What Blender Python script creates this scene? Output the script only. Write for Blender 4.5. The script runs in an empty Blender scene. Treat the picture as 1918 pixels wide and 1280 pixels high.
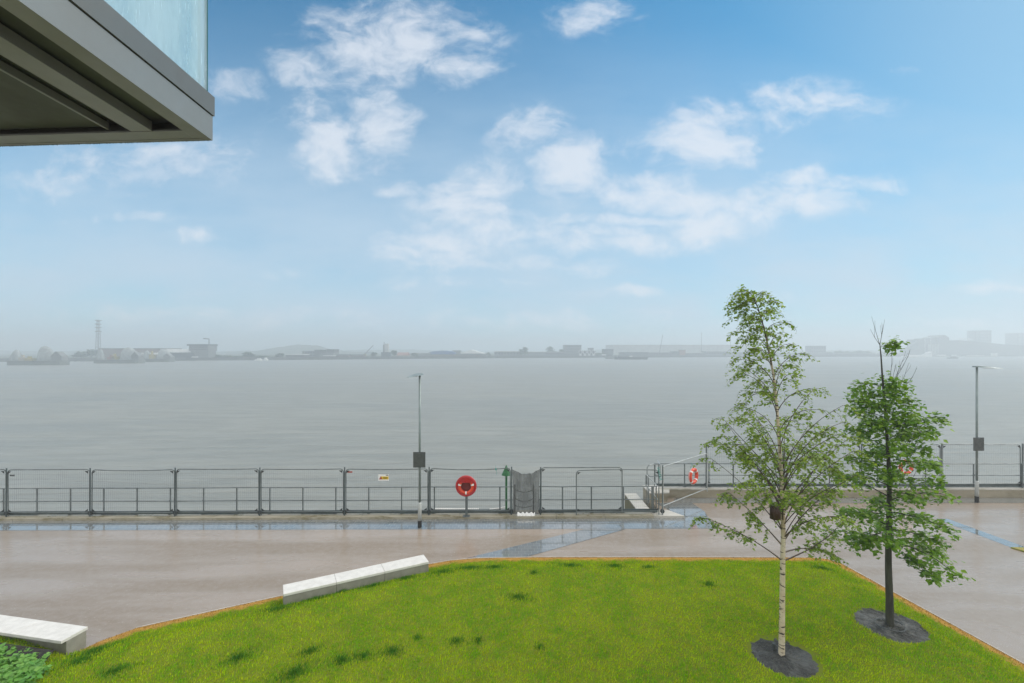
import bpy, math, random
import numpy as np
from mathutils import Vector, Matrix
C = bpy.context.scene.collection
SC = bpy.context.scene
R = math.radians
random.seed(7); rng = np.random.default_rng(7)

# ------------------------------------------------------------------ camera, light, sky
F, CX, HY, CZ = 852.0, 959.0, 655.0, 6.9       # focal length in photo pixels, principal column, horizon row, eye height
cam = bpy.data.objects.new('camera', bpy.data.cameras.new('camera')); C.objects.link(cam)
cam.location = (0, 0, CZ); cam.rotation_euler = (R(90), 0, 0)
cam.data.sensor_width = 36; cam.data.lens = 36*F/1918; cam.data.shift_y = 15/1918
cam.data.clip_start = 0.05; cam.data.clip_end = 9000
SC.camera = cam
SUN_EL, SUN_ROT = 42, 80
sl = bpy.data.lights.new('sun', 'SUN'); sl.energy = 1.5; sl.angle = R(30); sl.color = (1, .95, .87)
so = bpy.data.objects.new('sun', sl); C.objects.link(so)
sv = Vector((math.sin(R(SUN_ROT))*math.cos(R(SUN_EL)), math.cos(R(SUN_ROT))*math.cos(R(SUN_EL)), math.sin(R(SUN_EL))))
so.rotation_euler = sv.to_track_quat('Z', 'Y').to_euler(); so.location = (0, -20, 40)
SC.view_settings.view_transform = 'Standard'; SC.view_settings.look = 'None'
SC.view_settings.exposure = 0.5; SC.view_settings.gamma = 1
SC.cycles.volume_bounces = 2
SC.cycles.transparent_max_bounces = 24

class NT:
    """small node-writing helper"""
    def __init__(s, tree): s.t = tree; s.n = tree.nodes; s.l = tree.links
    def new(s, typ, **kw):
        n = s.n.new(typ)
        for k, v in kw.items(): setattr(n, k, v)
        return n
    def put(s, sock, v):
        if isinstance(v, bpy.types.NodeSocket): s.l.new(v, sock)
        else: sock.default_value = v
    def math(s, op, a, b=0.0, c=0.0, clamp=False):
        n = s.new('ShaderNodeMath', operation=op); n.use_clamp = clamp
        s.put(n.inputs[0], a); s.put(n.inputs[1], b); s.put(n.inputs[2], c); return n.outputs[0]
    def vmath(s, op, a, b=(0, 0, 0)):
        n = s.new('ShaderNodeVectorMath', operation=op); s.put(n.inputs[0], a); s.put(n.inputs[1], b)
        return n.outputs['Value'] if op in ('LENGTH', 'DOT_PRODUCT') else n.outputs[0]
    def rng(s, v, a, b, c=0.0, d=1.0, smooth=True):
        n = s.new('ShaderNodeMapRange'); n.interpolation_type = 'SMOOTHSTEP' if smooth else 'LINEAR'
        for i, x in enumerate((v, a, b, c, d)): s.put(n.inputs[i], x)
        return n.outputs[0]
    def mix(s, f, a, b, mode='MIX'):
        n = s.new('ShaderNodeMix', data_type='RGBA', blend_type=mode)
        s.put(n.inputs[0], f)
        for i, x in ((6, a), (7, b)):
            s.put(n.inputs[i], (*x, 1) if isinstance(x, tuple) and len(x) == 3 else x)
        return n.outputs[2]
    def noise(s, vec, scale, detail=4.0, rough=.55, dist=0.0):
        n = s.new('ShaderNodeTexNoise')
        if vec is not None: s.put(n.inputs['Vector'], vec)
        n.inputs['Scale'].default_value = scale; n.inputs['Detail'].default_value = detail
        n.inputs['Roughness'].default_value = rough; n.inputs['Distortion'].default_value = dist
        return n.outputs['Fac']
    def mapping(s, vec, scale=(1, 1, 1), rot=(0, 0, 0), loc=(0, 0, 0)):
        n = s.new('ShaderNodeMapping'); s.put(n.inputs[0], vec)
        n.inputs[1].default_value = loc; n.inputs[2].default_value = rot; n.inputs[3].default_value = scale
        return n.outputs[0]

w = bpy.data.worlds.new('World'); SC.world = w; w.use_nodes = True
T = NT(w.node_tree); T.n.clear()
wo = T.new('ShaderNodeOutputWorld'); bg = T.new('ShaderNodeBackground'); bg.inputs[1].default_value = 0.1
T.l.new(bg.outputs[0], wo.inputs[0])
sky = T.new('ShaderNodeTexSky', sky_type='NISHITA'); sky.sun_disc = False
sky.sun_elevation = R(SUN_EL); sky.sun_rotation = R(SUN_ROT)
sky.air_density = 1.0; sky.dust_density = 0.6; sky.ozone_density = 1.6
d = T.new('ShaderNodeTexCoord').outputs['Generated']
sp = T.new('ShaderNodeSeparateXYZ'); T.l.new(d, sp.inputs[0]); dx, dy, dz = sp.outputs
yy = T.math('MAXIMUM', dy, 0.04)
u = T.math('DIVIDE', dx, yy); v = T.math('DIVIDE', dz, yy)
cb = T.new('ShaderNodeCombineXYZ'); T.l.new(u, cb.inputs[0]); T.l.new(v, cb.inputs[1]); uv = cb.outputs[0]
# the cloud patches of the photograph, as directions (u across, v up), half sizes and strength
CL = [(740,80,175,80,.9),(640,150,130,40,.6),(860,130,90,35,.75),(620,270,75,60,.95),(560,215,80,40,.6),(725,245,60,70,.75),(440,160,80,28,.45),
      (300,300,220,60,.5),(1110,35,75,45,.65),(1000,250,70,50,.75),(1060,315,80,60,.95),(1300,270,120,45,1.0),(1350,210,80,30,.75),(1530,190,130,42,.8),
      (1450,215,60,28,.6),(1670,135,40,9,.55),(1500,375,110,38,1.0),(1600,345,90,18,.9),(1500,330,70,22,.7),(1410,400,70,40,.9),(1290,380,90,30,.75),(1130,430,160,22,.7),(860,420,90,80,.75),(960,330,50,40,.5),(1220,340,80,30,.8),(760,470,70,22,.6),(880,440,80,50,.8),(700,120,110,50,.8),(820,480,120,26,.7),(1000,440,200,40,.55),(560,130,60,50,.6),(700,200,60,60,.6),(1195,360,95,32,.95),(1200,408,280,14,.75),
      (900,340,95,45,.75),(850,395,60,55,.8),(830,450,110,36,.9),(900,495,110,14,.7),(1330,430,95,38,.95),(1200,450,150,26,.85),(1060,455,60,22,.6),
      (750,352,48,16,.65),(360,440,60,20,.6),(1010,490,60,18,.6),(1090,505,60,22,.55),(1150,550,80,12,.6),(880,530,160,14,.45),(1860,540,100,12,.7),
      (250,405,150,12,.45),(90,340,120,35,.5),(780,500,60,25,.65),(600,520,120,14,.4),(1080,590,250,12,.45),(1780,610,220,12,.45),(400,590,420,22,.5),(960,600,500,20,.4),
      (760,540,30,10,.4),(940,430,60,14,.55),(1450,560,200,14,.3)]
warp = T.new('ShaderNodeTexNoise'); T.put(warp.inputs['Vector'], T.mapping(uv, (1, 1.6, 1)))
warp.inputs['Scale'].default_value = 5; warp.inputs['Detail'].default_value = 4
wv = T.vmath('MULTIPLY', T.vmath('SUBTRACT', warp.outputs['Color'], (.5, .5, .5)), (.15, .08, 0))
uvw = T.vmath('ADD', uv, wv)
acc = None
for (px, py, rx, ry, st) in CL:
    q = T.vmath('MULTIPLY', T.vmath('SUBTRACT', uvw, ((px-CX)/F, (HY-py)/F, 0)), (F/(rx*1.5), F/(ry*1.5), 0))
    m = T.rng(T.vmath('LENGTH', q), 0.0, 1.15, st, 0.0)
    acc = m if acc is None else T.math('MAXIMUM', acc, m)
n1 = T.noise(T.mapping(uvw, (1, 1.35, 1), loc=(.7, .2, 0)), 8.5, 9, .58, .1)
n2 = T.noise(T.mapping(uvw, (1, 1.6, 1), loc=(3, 1, 0)), 30, 6, .55)
cn = T.math('ADD', T.math('MULTIPLY', n1, .72), T.math('MULTIPLY', n2, .28))
cl = T.rng(T.math('ADD', acc, T.math('MULTIPLY', T.math('SUBTRACT', cn, .5), 2.8)), .08, 1.12)
cl = T.math('MULTIPLY', cl, T.rng(acc, .0, .35))
front = T.math('MULTIPLY', T.rng(dy, .15, .35), T.rng(v, 1.05, .80))
cl = T.math('MULTIPLY', cl, front)
# unseen bright grey cloud deck overhead and behind, added to whiten ambient light
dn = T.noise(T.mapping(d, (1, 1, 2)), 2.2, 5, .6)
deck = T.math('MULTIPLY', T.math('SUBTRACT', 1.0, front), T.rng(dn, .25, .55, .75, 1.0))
thin = T.math('MULTIPLY', T.rng(T.noise(T.mapping(uv, (1, 3, 1)), 3, 5), .2, .7, .65, 1.0), T.rng(v, .85, .08, .0, .95))
skyc = T.vmath('MULTIPLY', T.mix(1.0, sky.outputs[0], (.15, .86, 1.05), 'MULTIPLY'), T.vmath('MULTIPLY', (1, 1, 1), T.rng(u, .2, 1.2, 1, .80)))
thin = T.math('MAXIMUM', thin, T.rng(u, .3, 1.2, 0, .38))
c1 = T.mix(thin, skyc, (3.75, 4.85, 5.9))
c2 = T.mix(T.math('MULTIPLY', cl, .80), c1, (5.7, 6.05, 6.6))
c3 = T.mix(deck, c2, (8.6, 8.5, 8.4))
below = T.rng(dz, -.02, .0)
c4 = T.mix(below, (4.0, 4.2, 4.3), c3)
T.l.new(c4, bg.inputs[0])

# ------------------------------------------------------------------ helpers
def W(px, py, z=0.0):
    """ground point that a photo pixel looks at, at height z"""
    D = (CZ-z)*F/(py-HY); return Vector(((px-CX)/F*D, D, z))
def WD(px, py, D): return Vector(((px-CX)/F*D, D, CZ-(py-HY)*D/F))

class MB:
    def __init__(s): s.v = []; s.f = []; s.m = []; s.mi = 0
    def add(s, vs, fs):
        b = len(s.v); s.v += [tuple(p) for p in vs]
        for f in fs: s.f.append(tuple(b+i for i in f)); s.m.append(s.mi)
    def box(s, x0, x1, y0, y1, z0, z1, M=None):
        vs = [Vector((x, y, z)) for z in (z0, z1) for y in (y0, y1) for x in (x0, x1)]
        if M is not None: vs = [M @ p for p in vs]
        s.add(vs, [(0,2,3,1),(4,5,7,6),(0,1,5,4),(2,6,7,3),(0,4,6,2),(1,3,7,5)])
    def prism(s, poly, z0, z1):
        n = len(poly)
        s.add([(p[0], p[1], z0) for p in poly]+[(p[0], p[1], z1) for p in poly],
              [tuple(range(n))[::-1], tuple(range(n, 2*n))]+[(i, (i+1) % n, n+(i+1) % n, n+i) for i in range(n)])
    def tube(s, pts, r, n=8, caps=True):
        pts = [Vector(p) for p in pts]; rs = r if isinstance(r, (list, tuple)) else [r]*len(pts)
        rings = []
        up = None
        for i, p in enumerate(pts):
            t = (pts[min(i+1, len(pts)-1)]-pts[max(i-1, 0)])
            if t.length < 1e-9: t = Vector((0, 0, 1))
            t.normalize()
            if up is None: up = t.orthogonal().normalized()
            a = (up-t*up.dot(t))
            a = a.normalized() if a.length > 1e-6 else t.orthogonal().normalized()
            up = a; b = t.cross(a)
            rings.append([p+(a*math.cos(2*math.pi*k/n)+b*math.sin(2*math.pi*k/n))*rs[i] for k in range(n)])
        fs = []
        for i in range(len(pts)-1):
            for k in range(n): fs.append((i*n+k, i*n+(k+1) % n, (i+1)*n+(k+1) % n, (i+1)*n+k))
        if caps: fs.append(tuple(range(n))[::-1]); fs.append(tuple((len(pts)-1)*n+k for k in range(n)))
        s.add([q for rg in rings for q in rg], fs)
    def torus(s, c, R_, r, ax=(0, 1, 0), n=40, m=12, a0=0, a1=2*math.pi):
        c = Vector(c); ax = Vector(ax).normalized(); e = Vector((0, 0, 1)); g = e.cross(ax).normalized()
        full = abs(a1-a0-2*math.pi) < 1e-6
        k = n if full else n+1; vs = []; fs = []
        for i in range(k):
            a = a0+(a1-a0)*i/n; dr = g*math.cos(a)+e*math.sin(a)
            for j in range(m):
                b = 2*math.pi*j/m; vs.append(c+dr*(R_+r*math.cos(b))+ax*(r*math.sin(b)))
        for i in range(n):
            i2 = (i+1) % k
            for j in range(m): fs.append((i*m+j, i2*m+j, i2*m+(j+1) % m, i*m+(j+1) % m))
        s.add(vs, fs)
    def build(s, name, mats, parent=None, smooth=False):
        me = bpy.data.meshes.new(name); me.from_pydata(s.v, [], s.f); me.update()
        mats = mats if isinstance(mats, (list, tuple)) else [mats]
        for m in mats: me.materials.append(m)
        if len(mats) > 1: me.polygons.foreach_set('material_index', s.m)
        if smooth: me.polygons.foreach_set('use_smooth', [True]*len(me.polygons))
        o = bpy.data.objects.new(name, me); C.objects.link(o)
        if parent is not None:
            o.parent = parent; o.matrix_parent_inverse = Matrix.Translation(-Vector(parent.location))
        return o
def tag(o, label=None, cat=None, group=None, kind=None):
    if label: o['label'] = label
    if cat: o['category'] = cat
    if group: o['group'] = group
    if kind: o['kind'] = kind
    return o
def empty(name, loc, label, cat, group=None):
    o = bpy.data.objects.new(name, None); o.location = loc; C.objects.link(o); o.empty_display_size = .3
    return tag(o, label, cat, group)

def mat(name, col, rough=.6, metal=0.0, var=0.0, vscale=8, bump=0.0, bscale=30, col2=None, spec=None, stretch=(1, 1, 1)):
    m = bpy.data.materials.new(name); m.use_nodes = True; t = NT(m.node_tree)
    b = t.n['Principled BSDF']; b.inputs['Roughness'].default_value = rough; b.inputs['Metallic'].default_value = metal
    if spec is not None: b.inputs['Specular IOR Level'].default_value = spec
    tc = t.new('ShaderNodeTexCoord').outputs['Object']; tc = t.mapping(tc, stretch)
    if var or col2:
        c2 = col2 or tuple(max(0, c*(1-var)) for c in col); c1 = col if col2 else tuple(min(1, c*(1+var*.6)) for c in col)
        n = t.noise(tc, vscale, 6, .6)
        t.l.new(t.mix(t.rng(n, .3, .7), c1, c2), b.inputs['Base Color'])
        t.l.new(t.rng(n, .3, .7, max(0, rough-.08), min(1, rough+.08)), b.inputs['Roughness'])
    else: b.inputs['Base Color'].default_value = (*col, 1)
    if bump:
        bn = t.new('ShaderNodeBump'); bn.inputs['Strength'].default_value = bump; bn.inputs['Distance'].default_value = .01
        t.l.new(t.noise(tc, bscale, 4), bn.inputs['Height']); t.l.new(bn.outputs[0], b.inputs['Normal'])
    return m
M = {}
M['galv'] = mat('galvanised', (.17, .195, .20), .42, .55, .25, 3)
M['galv_pale'] = mat('galvanised_pale', (.42, .45, .45), .38, .5, .2, 4)
M['toe'] = mat('toe_grey', (.075, .10, .105), .45, .2, .3, 2)
M['dark'] = mat('dark_rubber', (.03, .035, .037), .6, 0, .3, 6)
M['pole'] = mat('lamp_pole_paint', (.21, .26, .26), .4, .3, .15, 3)
M['sleeve'] = mat('sleeve_paint', (.42, .45, .44), .4, 0, .08, 5)
M['black'] = mat('black_paint', (.015, .016, .018), .5)
M['plate'] = mat('plate_grey', (.075, .085, .085), .5, .2, .2, 9)
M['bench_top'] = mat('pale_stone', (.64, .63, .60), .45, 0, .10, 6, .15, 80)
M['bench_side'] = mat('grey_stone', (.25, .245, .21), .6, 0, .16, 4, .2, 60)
M['orange'] = mat('buoy_orange', (.66, .065, .025), .38, 0, .12, 5)
M['red'] = mat('housing_red', (.40, .012, .018), .32, 0, .12, 5)
M['darkred'] = mat('housing_inside', (.16, .012, .012), .6, 0, .2, 5)
M['white'] = mat('white_paint', (.8, .8, .78), .5, 0, .05, 6)
M['yellow'] = mat('yellow_paint', (.75, .52, .03), .5)
M['green'] = mat('beacon_green', (.012, .13, .035), .42, 0, .15, 6)
M['teal'] = mat('teal_rope', (.02, .30, .25), .7)
M['tagred'] = mat('tag_red', (.35, .07, .05), .6)
M['box'] = mat('nest_box_brown', (.055, .022, .02), .45, 0, .25, 12)

def stone_mat(name, base, moss, amt=.5, wet=.3, scale=2.5):
    m = bpy.data.materials.new(name); m.use_nodes = True; t = NT(m.node_tree); b = t.n['Principled BSDF']
    P = t.new('ShaderNodeTexCoord').outputs['Object']
    n = t.noise(t.mapping(P, (.5, 1.5, 1)), scale, 7, .65); n2 = t.noise(P, 40, 3)
    c = t.mix(t.rng(n, .5-.2*amt, .72), base, moss)
    c = t.mix(t.rng(n2, .3, .7, 0, .35), c, tuple(x*.55 for x in base))
    t.l.new(c, b.inputs['Base Color']); t.l.new(t.rng(n, .3, .7, wet+.25, wet), b.inputs['Roughness'])
    bn = t.new('ShaderNodeBump'); bn.inputs['Strength'].default_value = .3; bn.inputs['Distance'].default_value = .01
    t.l.new(n2, bn.inputs['Height']); t.l.new(bn.outputs[0], b.inputs['Normal'])
    return m
M['coping'] = stone_mat('coping_stone', (.42, .385, .30), (.20, .17, .085), .6, .22)
M['wall'] = stone_mat('river_wall_concrete', (.38, .335, .25), (.20, .175, .11), .6, .3, 1.6)
M['conc'] = stone_mat('pale_concrete', (.55, .53, .48), (.33, .31, .22), .3, .3, 2)
M['mossy'] = stone_mat('mossy_concrete', (.19, .16, .09), (.07, .08, .02), .9, .4, 1.6)

# ------------------------------------------------------------------ ground materials
def gravel_mat():
    m = bpy.data.materials.new('wet_resin_gravel'); m.use_nodes = True; t = NT(m.node_tree); b = t.n['Principled BSDF']
    P = t.new('ShaderNodeTexCoord').outputs['Object']
    big = t.noise(t.mapping(P, (.16, .9, 1), (0, 0, R(-24))), .8, 5, .5, .15)
    mid = t.noise(P, 5.5, 5, .6); fine = t.noise(P, 75, 3, .7); grit = t.new('ShaderNodeTexVoronoi'); T_ = grit
    t.l.new(P, grit.inputs['Vector']); grit.inputs['Scale'].default_value = 42
    c = t.mix(t.rng(big, .36, .62), (.37, .305, .245), (.245, .19, .135))
    c = t.mix(t.rng(mid, .35, .7, 0, .3), c, (.42, .375, .335))
    c = t.mix(t.rng(fine, .35, .7, 0, .55), c, (.15, .115, .085))
    sp_ = t.new('ShaderNodeSeparateColor'); t.l.new(grit.outputs['Color'], sp_.inputs[0])
    c = t.mix(t.rng(sp_.outputs[0], .985, .995, 0, .3), c, (.6, .57, .5))
    t.l.new(c, b.inputs['Base Color'])
    t.l.new(t.rng(big, .32, .66, .17, .46), b.inputs['Roughness'])
    b.inputs['Specular IOR Level'].default_value = .5
    b.inputs['Coat Weight'].default_value = .5; b.inputs['Coat Roughness'].default_value = .16; b.inputs['Coat IOR'].default_value = 1.33
    bn = t.new('ShaderNodeBump'); bn.inputs['Strength'].default_value = .2; bn.inputs['Distance'].default_value = .003
    t.l.new(fine, bn.inputs['Height']); t.l.new(bn.outputs[0], b.inputs['Normal'])
    return m
def paver_mat(rot=0):
    m = bpy.data.materials.new('wet_blue_pavers'); m.use_nodes = True; t = NT(m.node_tree); b = t.n['Principled BSDF']
    P = t.new('ShaderNodeTexCoord').outputs['Object']
    br = t.new('ShaderNodeTexBrick'); t.l.new(t.mapping(P, (1, 1, 1), (0, 0, R(rot))), br.inputs['Vector'])
    br.inputs['Scale'].default_value = 1; br.inputs['Brick Width'].default_value = .22; br.inputs['Row Height'].default_value = .21
    br.inputs['Mortar Size'].default_value = .007; br.inputs['Mortar Smooth'].default_value = .2; br.offset = 0.5
    br.inputs['Color1'].default_value = (.13, .15, .16, 1); br.inputs['Color2'].default_value = (.17, .19, .20, 1)
    br.inputs['Mortar'].default_value = (.30, .31, .30, 1)
    n = t.noise(P, 1.6, 5, .6)
    t.l.new(t.mix(t.rng(n, .35, .7, 0, .5), br.outputs['Color'], (.20, .20, .19)), b.inputs['Base Color'])
    t.l.new(t.rng(n, .35, .65, .05, .16), b.inputs['Roughness'])
    b.inputs['Coat Weight'].default_value = 1; b.inputs['Coat Roughness'].default_value = .03; b.inputs['Coat IOR'].default_value = 1.5
    b.inputs['Specular IOR Level'].default_value = .6
    bn = t.new('ShaderNodeBump'); bn.inputs['Strength'].default_value = .15; bn.inputs['Distance'].default_value = .003
    t.l.new(t.math('ADD', br.outputs['Fac'], t.math('MULTIPLY', t.noise(P, 30, 2), .4)), bn.inputs['Height']); t.l.new(bn.outputs[0], b.inputs['Normal'])
    return m
def mulch_mat():
    m = bpy.data.materials.new('wet_mulch'); m.use_nodes = True; t = NT(m.node_tree); b = t.n['Principled BSDF']
    P = t.new('ShaderNodeTexCoord').outputs['Object']
    n = t.noise(P, 1.8, 5, .6); f = t.noise(P, 38, 5, .7)
    c = t.mix(t.rng(n, .38, .62), (.022, .024, .025), (.065, .07, .068)); c = t.mix(t.rng(f, .45, .7, 0, .7), c, (.12, .12, .11))
    c = t.mix(t.rng(f, .25, .42, .6, 0), c, (.012, .012, .012)); t.l.new(c, b.inputs['Base Color'])
    t.l.new(t.rng(n, .4, .65, .85, .5), b.inputs['Roughness'])
    bn = t.new('ShaderNodeBump'); bn.inputs['Strength'].default_value = 1; bn.inputs['Distance'].default_value = .02
    t.l.new(f, bn.inputs['Height']); t.l.new(bn.outputs[0], b.inputs['Normal'])
    return m
def water_mat():
    m = bpy.data.materials.new('river_water'); m.use_nodes = True; t = NT(m.node_tree); b = t.n['Principled BSDF']
    P = t.new('ShaderNodeTexCoord').outputs['Object']
    st = t.noise(t.mapping(P, (.012, .07, 1), (0, 0, R(6))), 1, 6, .6, .6)
    rip = t.noise(t.mapping(P, (.10, .55, 1), (0, 0, R(8))), 1, 6, .62, .8)
    t.l.new(t.mix(t.rng(t.math('ADD', t.math('MULTIPLY', st, .55), t.math('MULTIPLY', rip, .45)), .38, .62), (.195, .205, .19), (.255, .265, .245)), b.inputs['Base Color'])
    t.l.new(t.rng(st, .3, .7, .34, .46), b.inputs['Roughness']); b.inputs['IOR'].default_value = 1.33
    bn = t.new('ShaderNodeBump'); bn.inputs['Strength'].default_value = .5; bn.inputs['Distance'].default_value = .6
    t.l.new(rip, bn.inputs['Height']); t.l.new(bn.outputs[0], b.inputs['Normal'])
    return m
M['gravel'] = gravel_mat(); M['paver'] = paver_mat(); M['paver_diag'] = M['paver']; M['water'] = water_mat()
M['land'] = mat('far_land', (.07, .085, .05), .9, 0, .4, .05)
M['quay'] = mat('far_quay_wall', (.075, .08, .075), .8, 0, .4, .3)
M['mud'] = mulch_mat()

def flat(name, poly, z, m, lab=None):
    """horizontal sheet"""
    b = MB(); b.add([(x, y, z) for x, y in poly], [tuple(range(len(poly)))]); o = b.build(name, m)
    o['kind'] = 'structure'; return o
def kd(X): return 18.52+0.0113*X          # front face of the coping in plan
WATER_Z = -4.1
flat('river', [(-2400, 18.9), (2400, 18.9), (2400, 1500), (-2400, 1500)], WATER_Z, M['water'])
CXR = 6.55                                 # right end of the lower coping
gp = [(-160, -50), (160, -50), (160, 21.25), (7.25, 21.2), (CXR-.15, 20.6), (CXR-.45, kd(CXR)+.2), (-160, kd(-160)+.2)]
flat('promenade', gp, 0.0, M['gravel'])
# wet paver strips, lying 4 mm up
def strip(name, pix, z=.004):
    return flat(name, [W(a, b_, z).to_2d() for a, b_ in pix], z, M['paver'])
p0 = [(-60, kd(-60)-.75), (-60, kd(-60)+.02)]
flat('paved_strip', [(-60, kd(-60)-.78), (7.95, 17.52), (8.0, 18.3), (8.2, 19.4), (8.1, 20.41), (7.5, 21.05), (7.3, 20.55), (6.45, 20.4), (7.05, kd(7)+.02), (-60, kd(-60)+.02)], .004, M['paver'])
strip('paved_band', [(860, 1049), (1094, 991.5), (1172, 991.5), (975, 1046.5)], .008)
flat('paved_margin', [(7.6, 20.42), (60, 20.5), (60, 21.15), (7.6, 21.15)], .008, M['paver'])
strip('paved_band', [(1752, 972), (1775, 972), (2100, 1090), (2100, 1104)], .004)
# river walls below the promenade
b = MB(); b.prism([(-160, kd(-160)+.62), (CXR-.35, kd(CXR)+.62), (CXR-.35, kd(CXR)+.22), (-160, kd(-160)+.22)], WATER_Z-1, -.002)
b.build('embankment_wall', M['wall'])['kind'] = 'structure'
tag(bpy.data.objects['embankment_wall'], kind='structure')

# coping along the lower stretch: raised stone slabs with joints
cp = empty('stone_coping', (-20, 18.6, 0), 'low raised tan stone coping the temporary fence stands on, ending in a pointed pale corner', 'kerb')
x = -40.0; i = 0
while x < CXR-.2:
    x1 = min(x+1.98, CXR-.1)
    s = MB()
    if x1 > CXR-.5: poly = [(x, kd(x)), (CXR+.50, kd(CXR)), (CXR+.02, kd(CXR)+.72), (x, kd(x)+.72)]
    else: poly = [(x, kd(x)), (x1, kd(x1)), (x1, kd(x1)+.72), (x, kd(x)+.72)]
    s.prism(poly, -.05, .10); s.build('slab', M['coping'] if x1 < CXR-.5 else M['conc'], cp)
    x = x1+.012; i += 1

# right hand raised wall
RY = 21.18; RZ = .42
rw = empty('raised_river_wall', (30, RY, 0), 'knee high concrete river wall with pale edge behind the two trees', 'wall')
b = MB(); b.box(7.05, 70, RY, RY+.5, WATER_Z-1, RZ-.06); b.box(6.25, 7.05, 20.62, RY+.5, WATER_Z-1, RZ-.06); b.build('wall_body', M['wall'], rw)
b = MB(); b.prism([(6.22, 20.59), (7.12, 20.59), (7.32, RY-.03), (70, RY-.03), (70, RY+.53), (6.22, RY+.53)], RZ-.058, RZ); b.build('coping', M['conc'], rw)

# stair wall going down into the river
st = empty('river_stairs', (5.9, 19.5, 0), 'concrete river stairs with mossy side wall beyond the fence corner', 'steps')
b = MB(); b.box(5.35, 5.88, kd(6)+.75, 21.6, WATER_Z-1, .02); b.build('side_wall', [M['mossy']], st)
b = MB(); b.box(5.33, 5.90, kd(6)+.75, 21.62, .022, .07); b.build('coping', M['conc'], st)
for k in range(9):
    b = MB(); b.box(5.88, 6.24, kd(6)+.75+k*.3, kd(6)+1.06+k*.3, WATER_Z-1, .0-k*.18); b.build('step', M['mossy'], st)

# ------------------------------------------------------------------ railings and temporary fences
def railing(root, xa, xb, fy, z0, posts, toe=True, matr='galv'):
    pr = M[matr]
    for X in posts:
        b = MB(); y = fy(X)
        b.tube([(X, y, z0), (X, y, z0+1.1)], .028, 8); b.box(X-.06, X+.06, y-.06, y+.06, z0+.002, z0+.016)
        b.box(X-.02, X+.02, y-.05, y-.028, z0+.55, z0+.6)
        b.build('post', pr, root)
    for nm, z in (('top_rail', 1.09), ('middle_rail', .55)):
        b = MB(); n = 14
        b.tube([(xa+(xb-xa)*k/n, fy(xa+(xb-xa)*k/n)-.02, z0+z+.006*math.sin(k*1.7)) for k in range(n+1)], .021, 8); b.build(nm, pr, root)
    if toe:
        b = MB(); ps = [xa]+[p for p in posts if xa < p < xb]+[xb]
        for a, c in zip(ps[:-1], ps[1:]):
            s = .012*math.sin(a*3.1)
            b.prism([(a, fy(a)-.10), (c, fy(c)-.10), (c, fy(c)-.07), (a, fy(a)-.07)], z0+.03+s, z0+.17+s*.5)
        b.build('toe_board', M['toe'], root)
fy1 = lambda X: kd(X)+.42
r1 = empty('guard_railing', (-10, fy1(-10), .1), 'long low grey two rail guard railing on the stone coping behind the mesh fence', 'railing')
posts = [(px-CX)/45.6 for px in range(-180, 960, 62)]+[(px-CX)/45.6 for px in (1013, 1055, 1110, 1171, 1228)]
railing(r1, -26, (962-CX)/45.6, fy1, .10, [p for p in posts if p < .1])
r2 = empty('guard_railing', (3.5, fy1(3.5), .1), 'short grey two rail guard railing between the grey netting and the river stairs', 'railing')
railing(r2, (1010-CX)/45.6, 6.05, fy1, .10, [p for p in posts if p > .1])
fy2 = lambda X: RY+.30
r3 = empty('guard_railing', (20, RY+.3, RZ), 'grey two rail guard railing on the raised river wall at right', 'railing')
ps3 = [6.75, 8.15, 9.3]+[10.45+2.27*k for k in range(14)]
railing(r3, 6.7, 40, fy2, RZ, ps3)

def panel(A, B, z0, z1, label, group, sag=.0, clips=True, y_off=0, corners=(True, True), fr='galv', seed=0):
    """temporary mesh fence panel from A to B (plan points)"""
    A = Vector((*A, 0)); B = Vector((*B, 0)); L = (B-A).length; dr = (B-A)/L; nr = Vector((-dr.y, dr.x, 0))
    t = empty('mesh_fence_panel', (A+B)/2+Vector((0, 0, z0)), label, 'fence panel', group)
    rr = random.Random(seed); lean = [rr.uniform(-.02, .02) for _ in range(2)]
    def P(s, z, o=0):
        h = (z-z0)/(z1-z0)
        return A+dr*(s*L)+Vector((0, 0, z))+nr*(o+h*(lean[0]*(1-s)+lean[1]*s))
    def top(s): return z1-sag*4*s*(1-s)
    b = MB(); rc = .12; pts = [P(0, z0)]; pts += [P(0, z1-rc), P(rc*.3/L, z1-rc*.3), P(rc/L, top(rc/L))]
    for k in range(1, 12): pts.append(P(k/12, top(k/12)))
    pts += [P(1-rc/L, top(1-rc/L)), P(1-rc*.3/L, z1-rc*.3), P(1, z1-rc), P(1, z0)]
    b.tube(pts, .021, 8); b.tube([P(0, z0+.14), P(1, z0+.14+rr.uniform(-.02, .02))], .017, 8); b.build('frame', M[fr], t)
    b = MB(); nv = int(L/.083)
    for k in range(1, nv):
        s = k/nv; b.tube([P(s, z0+.14), P(s, top(s))], .0021, 4, False)
    for k in range(1, 9):
        z = z0+.14+(z1-z0-.14)*k/9; b.tube([P(0, z), P(.5, z-.01), P(1, z)], .0023, 4, False)
    b.build('wire_mesh', M['galv'], t)
    if clips:
        for s in (0.012, .988):
            for z in (z0+.19, z1-.06):
                c = P(s, z, -.03); b = MB(); sg = 1 if s < .5 else -1
                q = [c, c+dr*(.13*sg), c-Vector((0, 0, .10 if z > z0+1 else -.10))]
                b.add([p for p in q]+[p-nr*.012 for p in q], [(0,1,2),(5,4,3),(0,3,4,1),(1,4,5,2),(2,5,3,0)])
                b.build('corner_bracket', M['dark'], t)
    return t
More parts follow.
